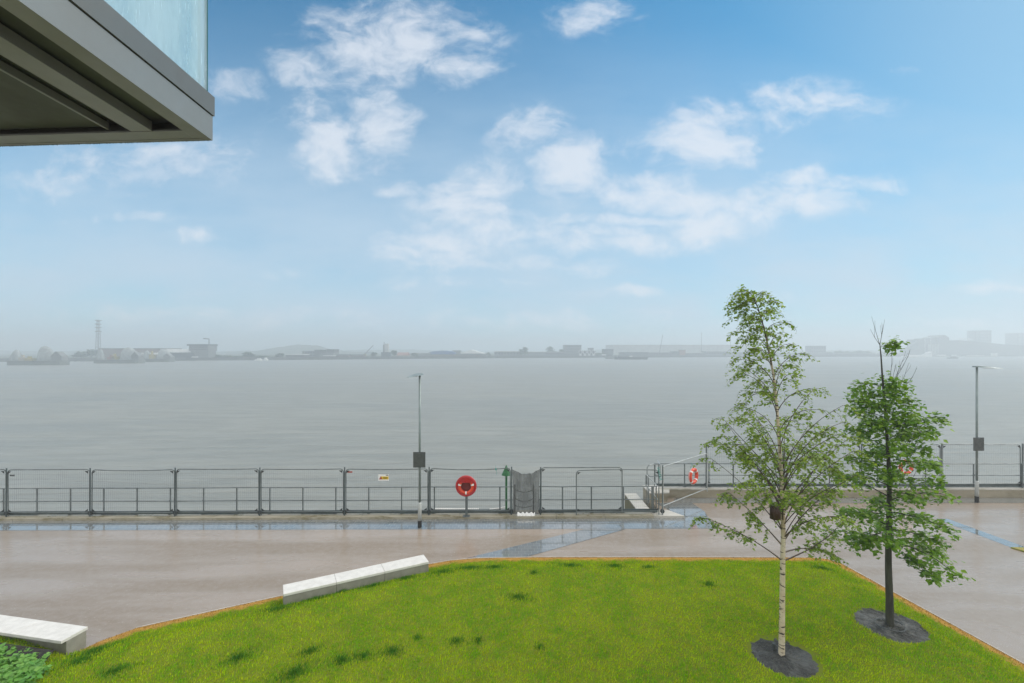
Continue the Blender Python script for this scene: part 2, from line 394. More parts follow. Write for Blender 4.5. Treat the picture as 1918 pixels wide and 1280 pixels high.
def fpost(X, y, z0, z1, label, r=.024, grp='posts of the temporary fence', foot=True, m='toe'):
    t = empty('fence_post', (X, y, z0), label, 'post', grp)
    b = MB(); b.tube([(X, y, z0), (X+.01, y, z1)], r, 10); b.build('upright', M[m], t)
    if foot:
        b = MB(); b.tube([(X, y-.02, z0+.14), (X, y+.05, z0+.14)], .085, 16); b.build('clamp', M['dark'], t)
    return t
fy0 = lambda X: kd(X)+.22
px_posts = [-140, 19, 173, 330, 487, 645, 803, 958]
XP = [(p-CX)/F*18.62 for p in px_posts]
names = ['cut off by the left edge', 'with a small dark tag top left', 'second whole one from the left edge', 'third whole one from the left edge',
         'just left of the yellow warning sign', 'carrying the yellow warning sign, behind the lamp post', 'behind the red lifebuoy housing']
for k in range(7):
    a, c = XP[k]+.05, XP[k+1]-.05
    panel((a, fy0(a)), (c, fy0(c)), .12, 2.02-.01*(k % 3), 'temporary grey mesh fence panel '+names[k], 'temporary mesh fence panels', sag=[0, 0, .05, .02, .02, .03, .07][k], seed=k)
pn = ['at the left edge of the photo', 'between the panel with the dark tag and the next', 'third from the left edge', 'fourth from the left edge', 'left of the yellow warning sign', 'right of the lamp post', 'left of the grey netting, beside the green beacon']
for k in range(1, 8):
    fpost(XP[k], fy0(XP[k])-.03, .10, 2.08, 'slim dark fence post '+pn[k-1])
e1 = [(px-CX)/F*18.62 for px in (1014, 1167, 1080, 1236)]
panel((e1[0], fy0(e1[0])), (e1[1], fy0(e1[1])), .14, 2.03, 'temporary mesh fence panel with rounded corners right of the grey netting', 'temporary mesh fence panels', sag=0, seed=11)
panel((e1[2], fy0(e1[2])-.10), (e1[3], fy0(e1[3])-.06), .10, 1.93, 'slightly lower mesh fence panel overlapping its neighbour beside the stairs', 'temporary mesh fence panels', sag=-.03, seed=12)
fpost(e1[0]-.03, fy0(1.1)-.03, .10, 2.06, 'slim dark fence post right of the grey netting')
cpX, cpY = 6.19, 18.72
fpost(cpX, cpY, .10, 2.14, 'tall grey corner post on the pointed end of the coping', m='galv')
panel((cpX+.03, cpY+.02), (9.05, RY-.1), .32, 2.09, 'mesh fence panel running back at an angle behind the orange lifebuoy', 'temporary mesh fence panels', clips=False, seed=13, fr='galv_pale')
xr = [(p-CX)/F*21.35 for p in (1322, 1468, 1612, 1762, 1913, 2063, 2213)]
nr_ = ['behind the drooping left side of the birch', 'behind the birch trunk', 'behind the darker tree, with a lifebuoy on it', 'behind the second lamp post', 'cut off by the right edge of the photo', 'out of frame at right']
for k in range(5):
    panel((xr[k]+.05, RY+.16), (xr[k+1]-.05, RY+.16), RZ+.03, RZ+2.02, 'mesh fence panel on the raised wall '+nr_[k], 'mesh fence panels on the raised wall', seed=20+k)
pr_ = ['where the slanting top bar meets the raised wall', 'hidden behind the birch trunk', 'between the birch and the darker tree', 'between the darker tree and the second lamp post', 'at the right edge of the photo']
for k in range(5):
    fpost(xr[k], RY+.12, RZ+.002, RZ+2.08, 'fence post on the raised wall '+pr_[k], r=.035, grp='fence posts on the raised wall', m='galv')
# stair handrails
hr = empty('stair_handrail', (6.0, 19.6, 0), 'pale bent tubular handrails of the river stairs beside the tall corner post', 'handrail')
def pt(px, py, D): return WD(px, py, D)
b = MB(); b.tube([pt(1212, 945, 20.3), pt(1212, 876, 20.3), pt(1216, 871, 20.3), pt(1236, 870, 20.6)], .02, 8); b.build('rail', M['galv'], hr)
b = MB(); b.tube([pt(1210, 889, 19.6), pt(1232, 912, 19.0)], .022, 8); b.tube([pt(1210, 908, 19.6), pt(1232, 936, 19.0)], .022, 8); b.build('rail', M['galv_pale'], hr)
b = MB(); b.tube([pt(1231, 863, 21.2), pt(1237, 871, 20.4), pt(1237, 893, 20.4), pt(1231, 885, 21.2)], .022, 8); b.build('rail', M['galv_pale'], hr)
b = MB(); b.tube([pt(1213, 893, 20.3), pt(1236, 893, 20.5)], .018, 8); b.build('rail', M['galv'], hr)
for a, y0, y1, D in ((1210, 889, 912, 19.6), (1215, 890, 942, 19.6), (1226, 871, 910, 20.5), (1234, 870, 912, 20.6), (1221, 912, 955, 19.1), (1229, 912, 955, 19.0)):
    b = MB(); b.tube([pt(a, y0, D), pt(a, y1, D)], .022, 8); b.build('post', M['galv'], hr)
# white bundle on the wall end
def crumple(name, c, sx, sy, sz, m, label, cat):
    b = MB(); n, k = 12, 8; vs = []; fs = []
    for i in range(k+1):
        th = math.pi/2*i/k
        for j in range(n):
            a = 2*math.pi*j/n; q = 1+random.uniform(-.22, .22)
            vs.append((c[0]+sx*math.cos(a)*math.cos(th)*q, c[1]+sy*math.sin(a)*math.cos(th)*q, c[2]+sz*math.sin(th)*q))
    for i in range(k):
        for j in range(n): fs.append((i*n+j, i*n+(j+1) % n, (i+1)*n+(j+1) % n, (i+1)*n+j))
    fs.append(tuple(range(n))[::-1]); b.add(vs, fs); return tag(b.build(name, m), label, cat)
crumple('cloth_bundle', (6.55, 20.9, RZ), .25, .15, .22, M['white'], 'crumpled white bundle lying on the wall end by the stair rails', 'bundle')

# ------------------------------------------------------------------ netting, ladder, beacon, pipe
def net_mat():
    m = bpy.data.materials.new('debris_netting'); m.use_nodes = True; t = NT(m.node_tree); b = t.n['Principled BSDF']; out = t.n['Material Output']
    P = t.new('ShaderNodeTexCoord').outputs['Object']
    b.inputs['Base Color'].default_value = (.085, .09, .09, 1); b.inputs['Roughness'].default_value = .7
    tr = t.new('ShaderNodeBsdfTransparent'); mx = t.new('ShaderNodeMixShader')
    f = t.rng(t.noise(t.mapping(P, (3, 3, .7)), 2.2, 4), .3, .7, .62, .82)
    t.l.new(f, mx.inputs[0]); t.l.new(tr.outputs[0], mx.inputs[1]); t.l.new(b.outputs[0], mx.inputs[2]); t.l.new(mx.outputs[0], out.inputs[0])
    return m
M['net'] = net_mat()
nt = empty('debris_netting', (.6, 18.8, .1), 'translucent dark grey netting draped across the gap between fence panels', 'netting')
b = MB(); nu, nv = 26, 30; vs = []
xa, xb = XP[7]+.02, e1[0]-.04
for j in range(nv+1):
    tv = j/nv
    for i_ in range(nu+1):
        s = i_/nu; tz = 1.98-.20*4*s*(1-s)*(.6+.4*math.cos((s-.5)*2))
        pinch = 1-.06*math.sin(math.pi*tv)
        X = (xa+xb)/2+(s-.5)*(xb-xa)*pinch
        y = kd(X)+.20-.05*math.sin(s*17+tv*2)*(.4+.6*tv)+.03*math.sin(s*31+1)
        vs.append((X, y, .13+tv*(tz-.13)))
b.add(vs, [(j*(nu+1)+i_, j*(nu+1)+i_+1, (j+1)*(nu+1)+i_+1, (j+1)*(nu+1)+i_) for j in range(nv) for i_ in range(nu)])
b.build('net_sheet', M['net'], nt, True)
b = MB(); vs = []
for j in range(5):
    for i_ in range(21):
        s = i_/20; vs.append(((xa+xb)/2+(s-.5)*.72, kd(.5)+.04+.10*j/4-.02*math.sin(i_*1.9+j), .105+.13*math.sin(j/4*1.57)*(.8+.25*math.sin(i_*1.3))))
b.add(vs, [(j*21+i_, j*21+i_+1, (j+1)*21+i_+1, (j+1)*21+i_) for j in range(4) for i_ in range(20)])
b.build('gathered_hem', M['white'], nt, True)
la = empty('ladder_gate', (.55, 19.05, .1), 'pair of dark ladder stanchions with three hanging chains behind the netting', 'ladder')
for X in (.12, .90):
    b = MB(); b.tube([(X, 19.05, -2.5), (X, 19.05, 1.2), (X, 19.0, 1.25)], .028, 8); b.build('stanchion', M['dark'], la)
for z, sg in ((1.05, .12), (.68, .14), (.38, .08)):
    b = MB(); b.tube([(.12+.78*k/12, 19.03, z-sg*4*(k/12)*(1-k/12)) for k in range(13)], .014, 6); b.build('chain', M['dark'], la)
bc = empty('river_beacon', (-.24, 19.15, 0), 'green pole topped with a green triangle left of the grey netting', 'beacon')
b = MB(); b.tube([(-.24, 19.15, -3.5), (-.24, 19.15, 1.66)], .045, 10); b.build('pole', M['green'], bc)
b = MB(); n = 24
b.add([(-.24, 19.12, 2.06)]+[(-.24+.205*math.cos(2*math.pi*k/n), 19.12+.205*math.sin(2*math.pi*k/n), 1.63) for k in range(n)],
      [(0, 1+k, 1+(k+1) % n) for k in range(n)]+[tuple(range(1, n+1))[::-1]]); b.build('cone_topmark', M['green'], bc)
b = MB(); b.tube([(-3.3, 19.2, .17), (-2.4, 19.22, .15), (-1.4, 19.2, .165)], .04, 8)
tag(b.build('white_pipe', M['white']), 'white pipe lying behind the toe board below the red housing', 'pipe')
b = MB(); b.tube([(-.95, 19.25, .13), (-.5, 19.22, .19), (-.28, 19.2, .25)], .035, 8)
tag(b.build('white_pipe', M['white']), 'short white pipe end at the foot of the green beacon', 'pipe')
b = MB(); c = Vector((-.66, fy0(-.6)-.03, 1.96))
for k in range(3): b.torus(c+Vector((.0, -.01*k, .01*k)), .035+.006*k, .009, (1, .2*k, 0), 14, 6)
b.tube([c, c+Vector((-.02, 0, .18))], .004, 5); b.tube([c, c+Vector((.04, -.02, -.12)), c+Vector((.02, -.02, -.2))], .006, 5)
tag(b.build('rope_knot', M['teal']), 'small teal rope knot tied to the top bar left of the beacon', 'rope')
b = MB(); pts = []
for k in range(40):
    a = k*.9; pts.append((cpX-.05+.055*math.cos(a)-.12*(1-k/40), cpY-.02+.05*math.sin(a), 2.05-.55*k/40))
b.tube(pts, .009, 5); tag(b.build('rope_coil', M['teal']), 'blue green rope wound round the tall corner post', 'rope')

# signs on the mesh
sg = empty('warning_sign', (-5.27, fy0(-5.3)-.04, 1.55), 'white and yellow warning sign with a triangle hung on the mesh', 'sign')
y = fy0(-5.3)-.04
b = MB(); b.box(-5.48, -5.05, y, y+.008, 1.52, 1.78); b.build('panel', M['white'], sg)
b = MB(); b.box(-5.38, -5.06, y-.003, y-.0005, 1.575, 1.70); b.build('yellow_field', M['yellow'], sg)
b = MB(); b.add([(-5.45, y-.004, 1.58), (-5.30, y-.004, 1.58), (-5.375, y-.004, 1.71), (-5.45, y-.007, 1.58), (-5.30, y-.007, 1.58), (-5.375, y-.007, 1.71)], [(3,4,5),(0,2,1),(0,1,4,3),(1,2,5,4),(2,0,3,5)]); b.build('triangle', M['tagred'], sg)
b = MB()
for z in (1.60, 1.63, 1.66): b.box(-5.28, -5.10, y-.006, y-.0035, z, z+.013)
b.box(-5.16, -5.07, y-.003, y-.0005, 1.735, 1.765); b.build('lettering_lines', M['black'], sg)
for px, mm, lb in ((655, 'tagred', 'small dark red tag at the top left of the panel with the warning sign'), (29, 'plate', 'small dark tag at the top left of the leftmost whole panel')):
    X = (px-CX)/F*18.6; z = 1.88 if px > 100 else 1.78; yy_ = fy0(X)-.035
    b = MB(); b.box(X-.10, X+.10, yy_, yy_+.006, z-.03, z+.03)
    for q in (-.07, .07): b.tube([(X+q, yy_+.003, z+.02), (X+q, yy_+.01, z+.05)], .004, 5)
    tag(b.build('fence_tag', M[mm]), lb, 'tag')

# ------------------------------------------------------------------ lifebuoys
def buoy(c, ax, Rr, r, label, group=None):
    t = empty('lifebuoy', c, label, 'lifebuoy', group)
    b = MB(); b.torus(c, Rr, r, ax, 48, 14); b.build('ring', M['orange'], t, True)
    for k in range(4):
        a = math.pi/4+k*math.pi/2
        b = MB(); b.torus(c, Rr, r*1.04, ax, 4, 14, a-.11, a+.11); b.build('band', M['white'], t, True)
    b = MB(); n = 48; cc = Vector(c); axv = Vector(ax).normalized(); e = Vector((0, 0, 1)); g = e.cross(axv).normalized()
    b.tube([cc+(g*math.cos(2*math.pi*k/n)+e*math.sin(2*math.pi*k/n))*(Rr+r+.012+.02*abs(math.sin(2*(2*math.pi*k/n)-math.pi/2))) for k in range(n+1)], .006, 5)
    b.build('grab_line', M['white'], t)
    return t
lp = Vector((8.02, 20.32, 1.27)); dirp = Vector((2.86, 2.46, 0)).normalized(); nrm = Vector((dirp.y, -dirp.x, 0))
bb = buoy(lp+nrm*.09, nrm, .285, .075, 'orange lifebuoy hanging on the angled mesh panel by the river stairs', 'orange lifebuoys')
b = MB(); b.tube([lp+nrm*.05+Vector((-.08, 0, .34)), lp+Vector((0, 0, .55)), lp+nrm*.05+Vector((.08, 0, .34))], .012, 6); b.build('hanging_rope', M['teal'], bb)
buoy(WD(1697, 875, RY+.02), (0.1, -1, 0), .285, .075, 'orange lifebuoy half hidden behind the darker tree', 'orange lifebuoys')
hs = empty('lifebuoy_housing', (-1.86, 18.52, .1), 'round red lifebuoy housing on a grey post in front of the fence', 'lifebuoy housing')
hc = Vector((-1.86, 18.40, 1.37))
b = MB(); b.tube([(-1.86, 18.56, .1), (-1.86, 18.56, 1.3)], .045, 10); b.box(-2.0, -1.72, 18.45, 18.68, .102, .115); b.build('post', M['galv'], hs)
b = MB(); b.tube([hc+Vector((0, .12, 0)), hc+Vector((0, .10, 0))], .40, 40); b.build('back_plate', M['darkred'], hs)
b = MB(); b.torus(hc+Vector((0, .03, 0)), .375, .055, (0, 1, 0), 48, 12)
b.build('rim', M['red'], hs, True)
b = MB(); n = 24; pts = []   # the hood over the upper part
for k in range(n+1):
    a = R(24)+R(132)*k/n; pts.append((hc.x+.375*math.cos(a), hc.z+.375*math.sin(a)))
b.add([(x_, hc.y-.045, z_) for x_, z_ in pts]+[(x_, hc.y-.015, z_) for x_, z_ in pts],
      [tuple(range(n+1)), tuple(range(n+1, 2*n+2))[::-1]]+[(i_, n+1+i_, n+1+(i_+1) % (n+1), (i_+1) % (n+1)) for i_ in range(n+1)])
b.build('hood', M['red'], hs)
rb = MB(); rb.torus(hc+Vector((0, .02, -.01)), .265, .065, (0, 1, 0), 48, 12); 
lb = rb.build('lifebuoy', M['orange'], None, True); tag(lb, 'orange lifebuoy with white bands held inside the red housing', 'lifebuoy')
for a in (R(15), R(165), R(270)):
    b = MB(); b.torus(hc+Vector((0, .02, -.01)), .265, .068, (0, 1, 0), 4, 12, a-.12, a+.12); o = b.build('band', M['white'], lb, True)

# ------------------------------------------------------------------ lamp posts
def lamp(X, Y, H, hd, label):
    t = empty('lamp_post', (X, Y, 0), label, 'lamp post', 'slim promenade lamp posts')
    b = MB(); b.tube([(X, Y, .95), (X, Y, H)], [.047, .040], 14); b.build('pole', M['pole'], t, True)
    b = MB(); b.tube([(X, Y, .27), (X, Y, .93), (X, Y, .97)], [.072, .072, .05], 18); b.build('sleeve', M['sleeve'], t, True)
    b = MB(); b.tube([(X, Y, 0), (X, Y, .27)], .078, 18); b.build('base', M['black'], t)
    b = MB(); b.box(X-.235, X+.235, Y-.09, Y-.07, 2.34, 2.94); o = b.build('sign_plate', M['plate'], t)
    b = MB(); b.box(X-.06, X+.06, Y-.07, Y-.03, 2.45, 2.5); b.box(X-.06, X+.06, Y-.07, Y-.03, 2.78, 2.83); b.box(X-.04, X+.04, Y-.096, Y-.091, 2.885, 2.905); b.build('clamp', M['galv'], t)
    hd = Vector((*hd, 0)).normalized(); sd = Vector((-hd.y, hd.x, 0)); o = Vector((X, Y, H))
    b = MB(); prof = [(-.12, .0, .05, .10), (0, 0, .06, .13), (.18, .01, .055, .15), (.55, .03, .03, .15), (.80, .045, .018, .10), (.9, .05, .012, .04)]
    vs = []
    for (l, z, th, wd) in prof:
        for sx, sz in ((-1, 0), (-.7, 1), (.7, 1), (1, 0)):
            vs.append(o+hd*l+sd*(sx*wd)+Vector((0, 0, -z*1.0+.0+sz*th)))
    fs = [(0, 1, 2, 3), tuple(len(vs)-4+k for k in (3, 2, 1, 0))]
    for i_ in range(len(prof)-1):
        for k in range(4): fs.append((i_*4+k, (i_+1)*4+k, (i_+1)*4+(k+1) % 4, i_*4+(k+1) % 4))
    b.add(vs, fs); hb = b.build('lamp_head', M['pole'], t)
    b = MB(); vs = [o+hd*l+sd*w_+Vector((0, 0, z)) for z in (-.045, -.052) for l, w_ in ((.25, -.1), (.65, -.08), (.65, .08), (.25, .1))]
    b.add(vs, [(0,1,2,3),(7,6,5,4),(0,4,5,1),(1,5,6,2),(2,6,7,3),(3,7,4,0)]); b.build('lens', M['white'], hb)
    return t
lamp(-3.58, 17.65, 5.92, (-.30, -1), 'slim lamp post near the middle with its head pointing at the viewer')
lamp(21.0, 20.55, 6.1, (1, -.35), 'slim lamp post at the right before the raised wall, head pointing right')

# ------------------------------------------------------------------ benches
def bench(A, B, wd, zt, zb, label, inset=.012, joints=3):
    """stone block bench; A-B is its near top edge, it spreads away from the viewer"""
    A = Vector((*A, 0)); B = Vector((*B, 0)); L = (B-A).length; dr = (B-A)/L; nr = Vector((-dr.y, dr.x, 0))
    t = empty('stone_bench', (A+B)/2, label, 'bench', 'pale stone block benches')
    for k in range(joints):
        a, c = k/joints*L+.003, (k+1)/joints*L-.003
        def Q(s, o, z): p = A+dr*s+nr*o; return (p.x, p.y, z)
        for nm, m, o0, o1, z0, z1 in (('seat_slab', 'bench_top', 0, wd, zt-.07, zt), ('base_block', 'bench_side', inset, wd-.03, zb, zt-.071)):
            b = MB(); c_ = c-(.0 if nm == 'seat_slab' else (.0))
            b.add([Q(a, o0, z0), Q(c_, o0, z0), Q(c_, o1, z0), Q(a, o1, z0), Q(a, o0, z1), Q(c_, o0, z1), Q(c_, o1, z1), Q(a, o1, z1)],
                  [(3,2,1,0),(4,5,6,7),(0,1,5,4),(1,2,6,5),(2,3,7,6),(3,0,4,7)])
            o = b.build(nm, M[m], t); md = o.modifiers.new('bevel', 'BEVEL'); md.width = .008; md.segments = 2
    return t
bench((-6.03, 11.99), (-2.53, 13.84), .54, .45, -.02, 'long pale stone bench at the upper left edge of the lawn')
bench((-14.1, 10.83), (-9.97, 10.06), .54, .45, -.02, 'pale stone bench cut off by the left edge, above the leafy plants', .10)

# ------------------------------------------------------------------ lawn
EDGE = [(-9.75, 10.72), (-9.3, 11.24), (-6.74, 12.56), (-2.67, 14.59), (-2.0, 14.85), (-1.2, 15.0), (.72, 15.07), (5, 15.08), (9.9, 15.05), (10.35, 14.95), (10.6, 14.6), (10.87, 12.5), (11.04, 11.2), (11.2, 9.96), (11.45, 7.0), (11.9, 1.0)]
E = np.array(EDGE)
def dist_edge(x, y):
    x = np.asarray(x, float); y = np.asarray(y, float); dm = np.full(x.shape, 1e9)
    for a, c in zip(E[:-1], E[1:]):
        ab = c-a; L2 = ab@ab; t_ = np.clip(((x-a[0])*ab[0]+(y-a[1])*ab[1])/L2, 0, 1)
        dm = np.minimum(dm, np.hypot(x-a[0]-t_*ab[0], y-a[1]-t_*ab[1]))
    return dm
def lawn_z(x, y):
    d_ = dist_edge(x, y); s = np.clip(d_/1.6, 0, 1); s = s*s*(3-2*s)
    return .015+.27*s+.015*np.sin(np.asarray(x)*1.3)*s
PITS = [(W(1468, 1229, .29), .70, .78), (W(1668, 1171, .27), .70, .74)]
def outline(x0=-15.5, y0=1.0):
    return [(x0, y0)]+[(x0, 10.9), (-13.9, 10.95), (-9.95, 10.2)]+EDGE
def inside(x, y):
    P_ = outline(); r = np.zeros(np.shape(x), bool); j = len(P_)-1
    for i_ in range(len(P_)):
        xi, yi = P_[i_]; xj, yj = P_[j]
        if yi != yj:
            r ^= ((yi > y) != (yj > y)) & (x < (xj-xi)*(y-yi)/(yj-yi)+xi)
        j = i_
    return r
def grassmat(name, c1, c2, c3, rough=.6, trans=True):
    m = bpy.data.materials.new(name); m.use_nodes = True; t = NT(m.node_tree); b = t.n['Principled BSDF']
    P = t.new('ShaderNodeTexCoord').outputs['Object']
    a = t.noise(P, 1.3, 6, .7); n = t.noise(P, 9, 4, .6); f = t.noise(P, 45, 2)
    c = t.mix(t.rng(a, .40, .60), c1, c2); c = t.mix(t.rng(n, .35, .7, 0, .75), c, c3)
    c = t.mix(t.rng(f, .3, .8, 0, .3), c, tuple(x*1.6 for x in c1))
    g = t.new('ShaderNodeNewGeometry').outputs['Random Per Island']
    if name != 'lawn_soil':
        c = t.mix(t.rng(g, 0, .4, .45, 0), c, tuple(x*.35 for x in c1)); c = t.mix(t.rng(g, .8, 1, 0, .5), c, tuple(min(1, x*1.5) for x in c3))
    at = t.new('ShaderNodeAttribute'); at.attribute_name = 'edge'
    e = t.rng(t.math('ADD', at.outputs['Fac'], t.math('MULTIPLY', t.math('SUBTRACT', t.noise(P, 2.2, 6, .7), .5), .9)), .10, .40, 1, 0)
    c = t.mix(e, c, t.mix(n, (.36, .20, .045), (.46, .29, .09)))
    t.l.new(c, b.inputs['Base Color']); b.inputs['Roughness'].default_value = rough
    b.inputs['Specular IOR Level'].default_value = 0
    return m
G1, G2, G3 = (.15, .42, .001), (.40, .58, .001), (.46, .44, .006)
M['grass'] = grassmat('lawn_grass', G1, G2, G3)
M['tuft'] = grassmat('rank_grass', (.05, .19, .018), (.08, .23, .02), (.10, .21, .02))
M['soil'] = grassmat('lawn_soil', (.10, .17, .012), (.15, .20, .018), (.15, .15, .03))
# lawn surface: a height grid clipped to the outline
st_ = .14; xs = np.arange(-15.4, 11.8, st_); ys = np.arange(2.0, 15.1, st_)
gx, gy = np.meshgrid(xs, ys); ins = inside(gx, gy); gz = lawn_z(gx, gy)
for (c, ra, rb_) in PITS:
    dd = np.hypot(gx-c.x, gy-c.y); gz = np.where(dd < ra, gz-.06*np.clip((ra-dd)/.15, 0, 1), gz)
idx = -np.ones(gx.shape, int); vs = []; 
for j in range(gx.shape[0]):
    for i_ in range(gx.shape[1]):
        if ins[j, i_]: idx[j, i_] = len(vs); vs.append((gx[j, i_], gy[j, i_], gz[j, i_]))
fs = [(idx[j, i_], idx[j, i_+1], idx[j+1, i_+1], idx[j+1, i_]) for j in range(gx.shape[0]-1) for i_ in range(gx.shape[1]-1)
      if min(idx[j, i_], idx[j, i_+1], idx[j+1, i_+1], idx[j+1, i_]) >= 0]
b = MB(); b.add(vs, fs)
# skirt sheet that follows the exact outline under the grid
ol = outline(); 
lw = b.build('lawn_ground', M['soil'], None, True); lw['kind'] = 'structure'
av = np.array(vs); lw.data.attributes.new('edge', 'FLOAT', 'POINT').data.foreach_set('value', dist_edge(av[:, 0], av[:, 1]).astype(np.float32))
b = MB(); b.add([(x_, y_, .010) for x_, y_ in ol], [tuple(range(len(ol)))]); o = b.build('lawn_margin', M['soil']); o['kind'] = 'structure'
o.data.attributes.new('edge', 'FLOAT', 'POINT').data.foreach_set('value', [0.0]*len(ol))
b = MB(); # thin pale edging strip
b = MB()
for a, c in zip(E[1:-1], E[2:]):
    dr = (c-a)/np.linalg.norm(c-a); nn = np.array((-dr[1], dr[0]))*.04
    b.prism([tuple(a), tuple(c), tuple(c+nn), tuple(a+nn)], -.03, .022)
b.build('edging_strip', mat('edging_stone', (.42, .38, .33), .5, 0, .2, 6))['kind'] = 'structure'
# blades
TUFTS = [(445,1232,.30,.16,32),(552,1262,.42,.17,38),(580,1222,.30,.13,28),(640,1240,.24,.15,10),(680,1232,.25,.13,20),(735,1222,.27,.17,10),(855,1202,.22,.14,0),(895,1200,.15,.10,0),
         (970,1120,.35,.16,-15),(1328,1097,.2,.14,-10),(520,1136,.45,.2,20),(880,1060,.5,.16,0),(925,1058,.3,.14,0),(1070,1056,.35,.15,0),(1150,1056,.3,.14,0),(1215,1060,.2,.1,0),
         (1000,1075,.15,.1,0),(1540,1063,.3,.14,-20),(1660,1152,.2,.1,0),(640,1100,.3,.12,20),(700,1092,.35,.12,20),(760,1078,.35,.14,20),(830,1068,.35,.16,10),(590,1115,.35,.12,20),
         (180,1205,.35,.2,30),(150,1235,.3,.2,30),(215,1260,.3,.15,20),(780,1196,.12,.08,0),(1010,1215,.12,.08,0)]
def blades(N, hmin, hmax, wd, tufts=False):
    if tufts:
        X = []; Y = []
        for (px, py, a, c, an) in TUFTS:
            p = W(px, py, .28); k = int(3000*a*c*4); r = np.abs(rng.normal(0, .78, k)); th = rng.random(k)*6.283
            ex, ey = r*a*np.cos(th)*.9, r*c*np.sin(th)*1.2; ca, sa = math.cos(R(an)), math.sin(R(an))
            X.append(p.x+ex*ca-ey*sa); Y.append(p.y+ex*sa+ey*ca)
        x_ = np.concatenate(X); y_ = np.concatenate(Y)
    else:
        y_ = 8.3+(15.15-8.3)*rng.random(N)**1.15; x_ = -13+25*rng.random(N)
    k = inside(x_, y_); x_, y_ = x_[k], y_[k]
    for (c, ra, rb_) in PITS:
        a = np.arctan2(y_-c.y, x_-c.x); k = np.hypot(x_-c.x, y_-c.y) > ra*(1+.04*np.sin(5*a)+.03*np.sin(11*a)); x_, y_ = x_[k], y_[k]
    z_ = np.where(dist_edge(x_, y_) < .12, .012, lawn_z(x_, y_)-.01); n = len(x_); h = hmin+(hmax-hmin)*rng.random(n)**1.5
    h *= np.clip(.45+dist_edge(x_, y_)*1.3, 0, 1)
    th = rng.random(n)*6.283; ln = rng.normal(0, .35, n)*h; lx = np.cos(th+1.2)*ln+.012; ly = np.sin(th+1.2)*ln
    w2 = wd*(.6+.8*rng.random(n))/2; wx, wy = np.cos(th)*w2, np.sin(th)*w2
    V = np.empty((n, 3, 3), np.float32)
    V[:, 0] = np.stack((x_-wx, y_-wy, z_), 1); V[:, 1] = np.stack((x_+wx, y_+wy, z_), 1); V[:, 2] = np.stack((x_+lx, y_+ly, z_+h), 1)
    return V, np.repeat(dist_edge(x_, y_), 3).astype(np.float32)
def tri_mesh(name, V, m, edge=None):
    n = len(V); me = bpy.data.meshes.new(name); me.vertices.add(3*n); me.vertices.foreach_set('co', V.reshape(-1))
    me.loops.add(3*n); me.loops.foreach_set('vertex_index', np.arange(3*n, dtype=np.int32)); me.polygons.add(n)
    me.polygons.foreach_set('loop_start', np.arange(0, 3*n, 3, dtype=np.int32)); me.update(calc_edges=True)
    me.materials.append(m)
    if edge is not None: me.attributes.new('edge', 'FLOAT', 'POINT').data.foreach_set('value', edge)
    o = bpy.data.objects.new(name, me); C.objects.link(o); return o
V, e = blades(330000, .025, .075, .014); o = tri_mesh('lawn_grass', V, M['grass'], e); tag(o, 'bright short mown lawn grass with dry orange margin', 'grass', kind='stuff')
V, e = blades(0, .05, .11, .012, True); o = tri_mesh('rank_grass', V, M['tuft'], e+1); tag(o, 'dark longer grass clumps scattered over the bright lawn', 'grass', kind='stuff')
# tree pits
def pitmesh(c, ra, label):
    b = MB(); n, k = 48, 10; vs = []; fs = []
    for j in range(k+1):
        r = ra*j/k
        for i_ in range(n):
            a = 2*math.pi*i_/n; q = 1+(.04*math.sin(5*a)+.03*math.sin(11*a))*(j/k)**3
            z_ = .245+.035*random.random()+.03*(1-j/k) if j < k else .27
            vs.append((c.x+r*q*math.cos(a), c.y+r*q*math.sin(a), z_))
    for j in range(k):
        for i_ in range(n): fs.append((j*n+i_, j*n+(i_+1) % n, (j+1)*n+(i_+1) % n, (j+1)*n+i_))
    b.add(vs, fs); return tag(b.build('tree_pit', M['mud']), label, 'tree pit')
pitmesh(PITS[0][0], .73, 'round pit of wet black mulch at the foot of the white birch trunk')
pitmesh(PITS[1][0], .73, 'round pit of wet black mulch at the foot of the darker tree')
b = MB(); c = W(1668, 1172, .29); pts = [(c.x+.30*math.cos(a*.3)-.03, c.y+.26*math.sin(a*.3)-.02, .29+.01*math.sin(a)) for a in range(21)]
b.tube([(q[0], q[1], q[2]+.03) for q in pts], .012, 6); tag(b.build('watering_pipe', M['plate']), 'grey ring of watering pipe round the darker trunk', 'pipe')
b = MB(); p = W(1458, 1222, .29); b.tube([(p.x-.04, p.y+.1, .2), (p.x-.04, p.y+.1, .42)], .035, 10); tag(b.build('watering_pipe', M['plate']), 'short upright pipe stub beside the birch trunk', 'pipe')
# second lawn corner at far right
b = MB(); q = [W(1893, 1027), W(1960, 1029), W(2060, 1062), W(2010, 1062)]
b.prism([(p.x, p.y) for p in q], .0, .04); o = b.build('grass_verge', mat('dry_verge', (.32, .22, .05), .8, 0, .4, 12, col2=(.16, .22, .03))); o['kind'] = 'structure'

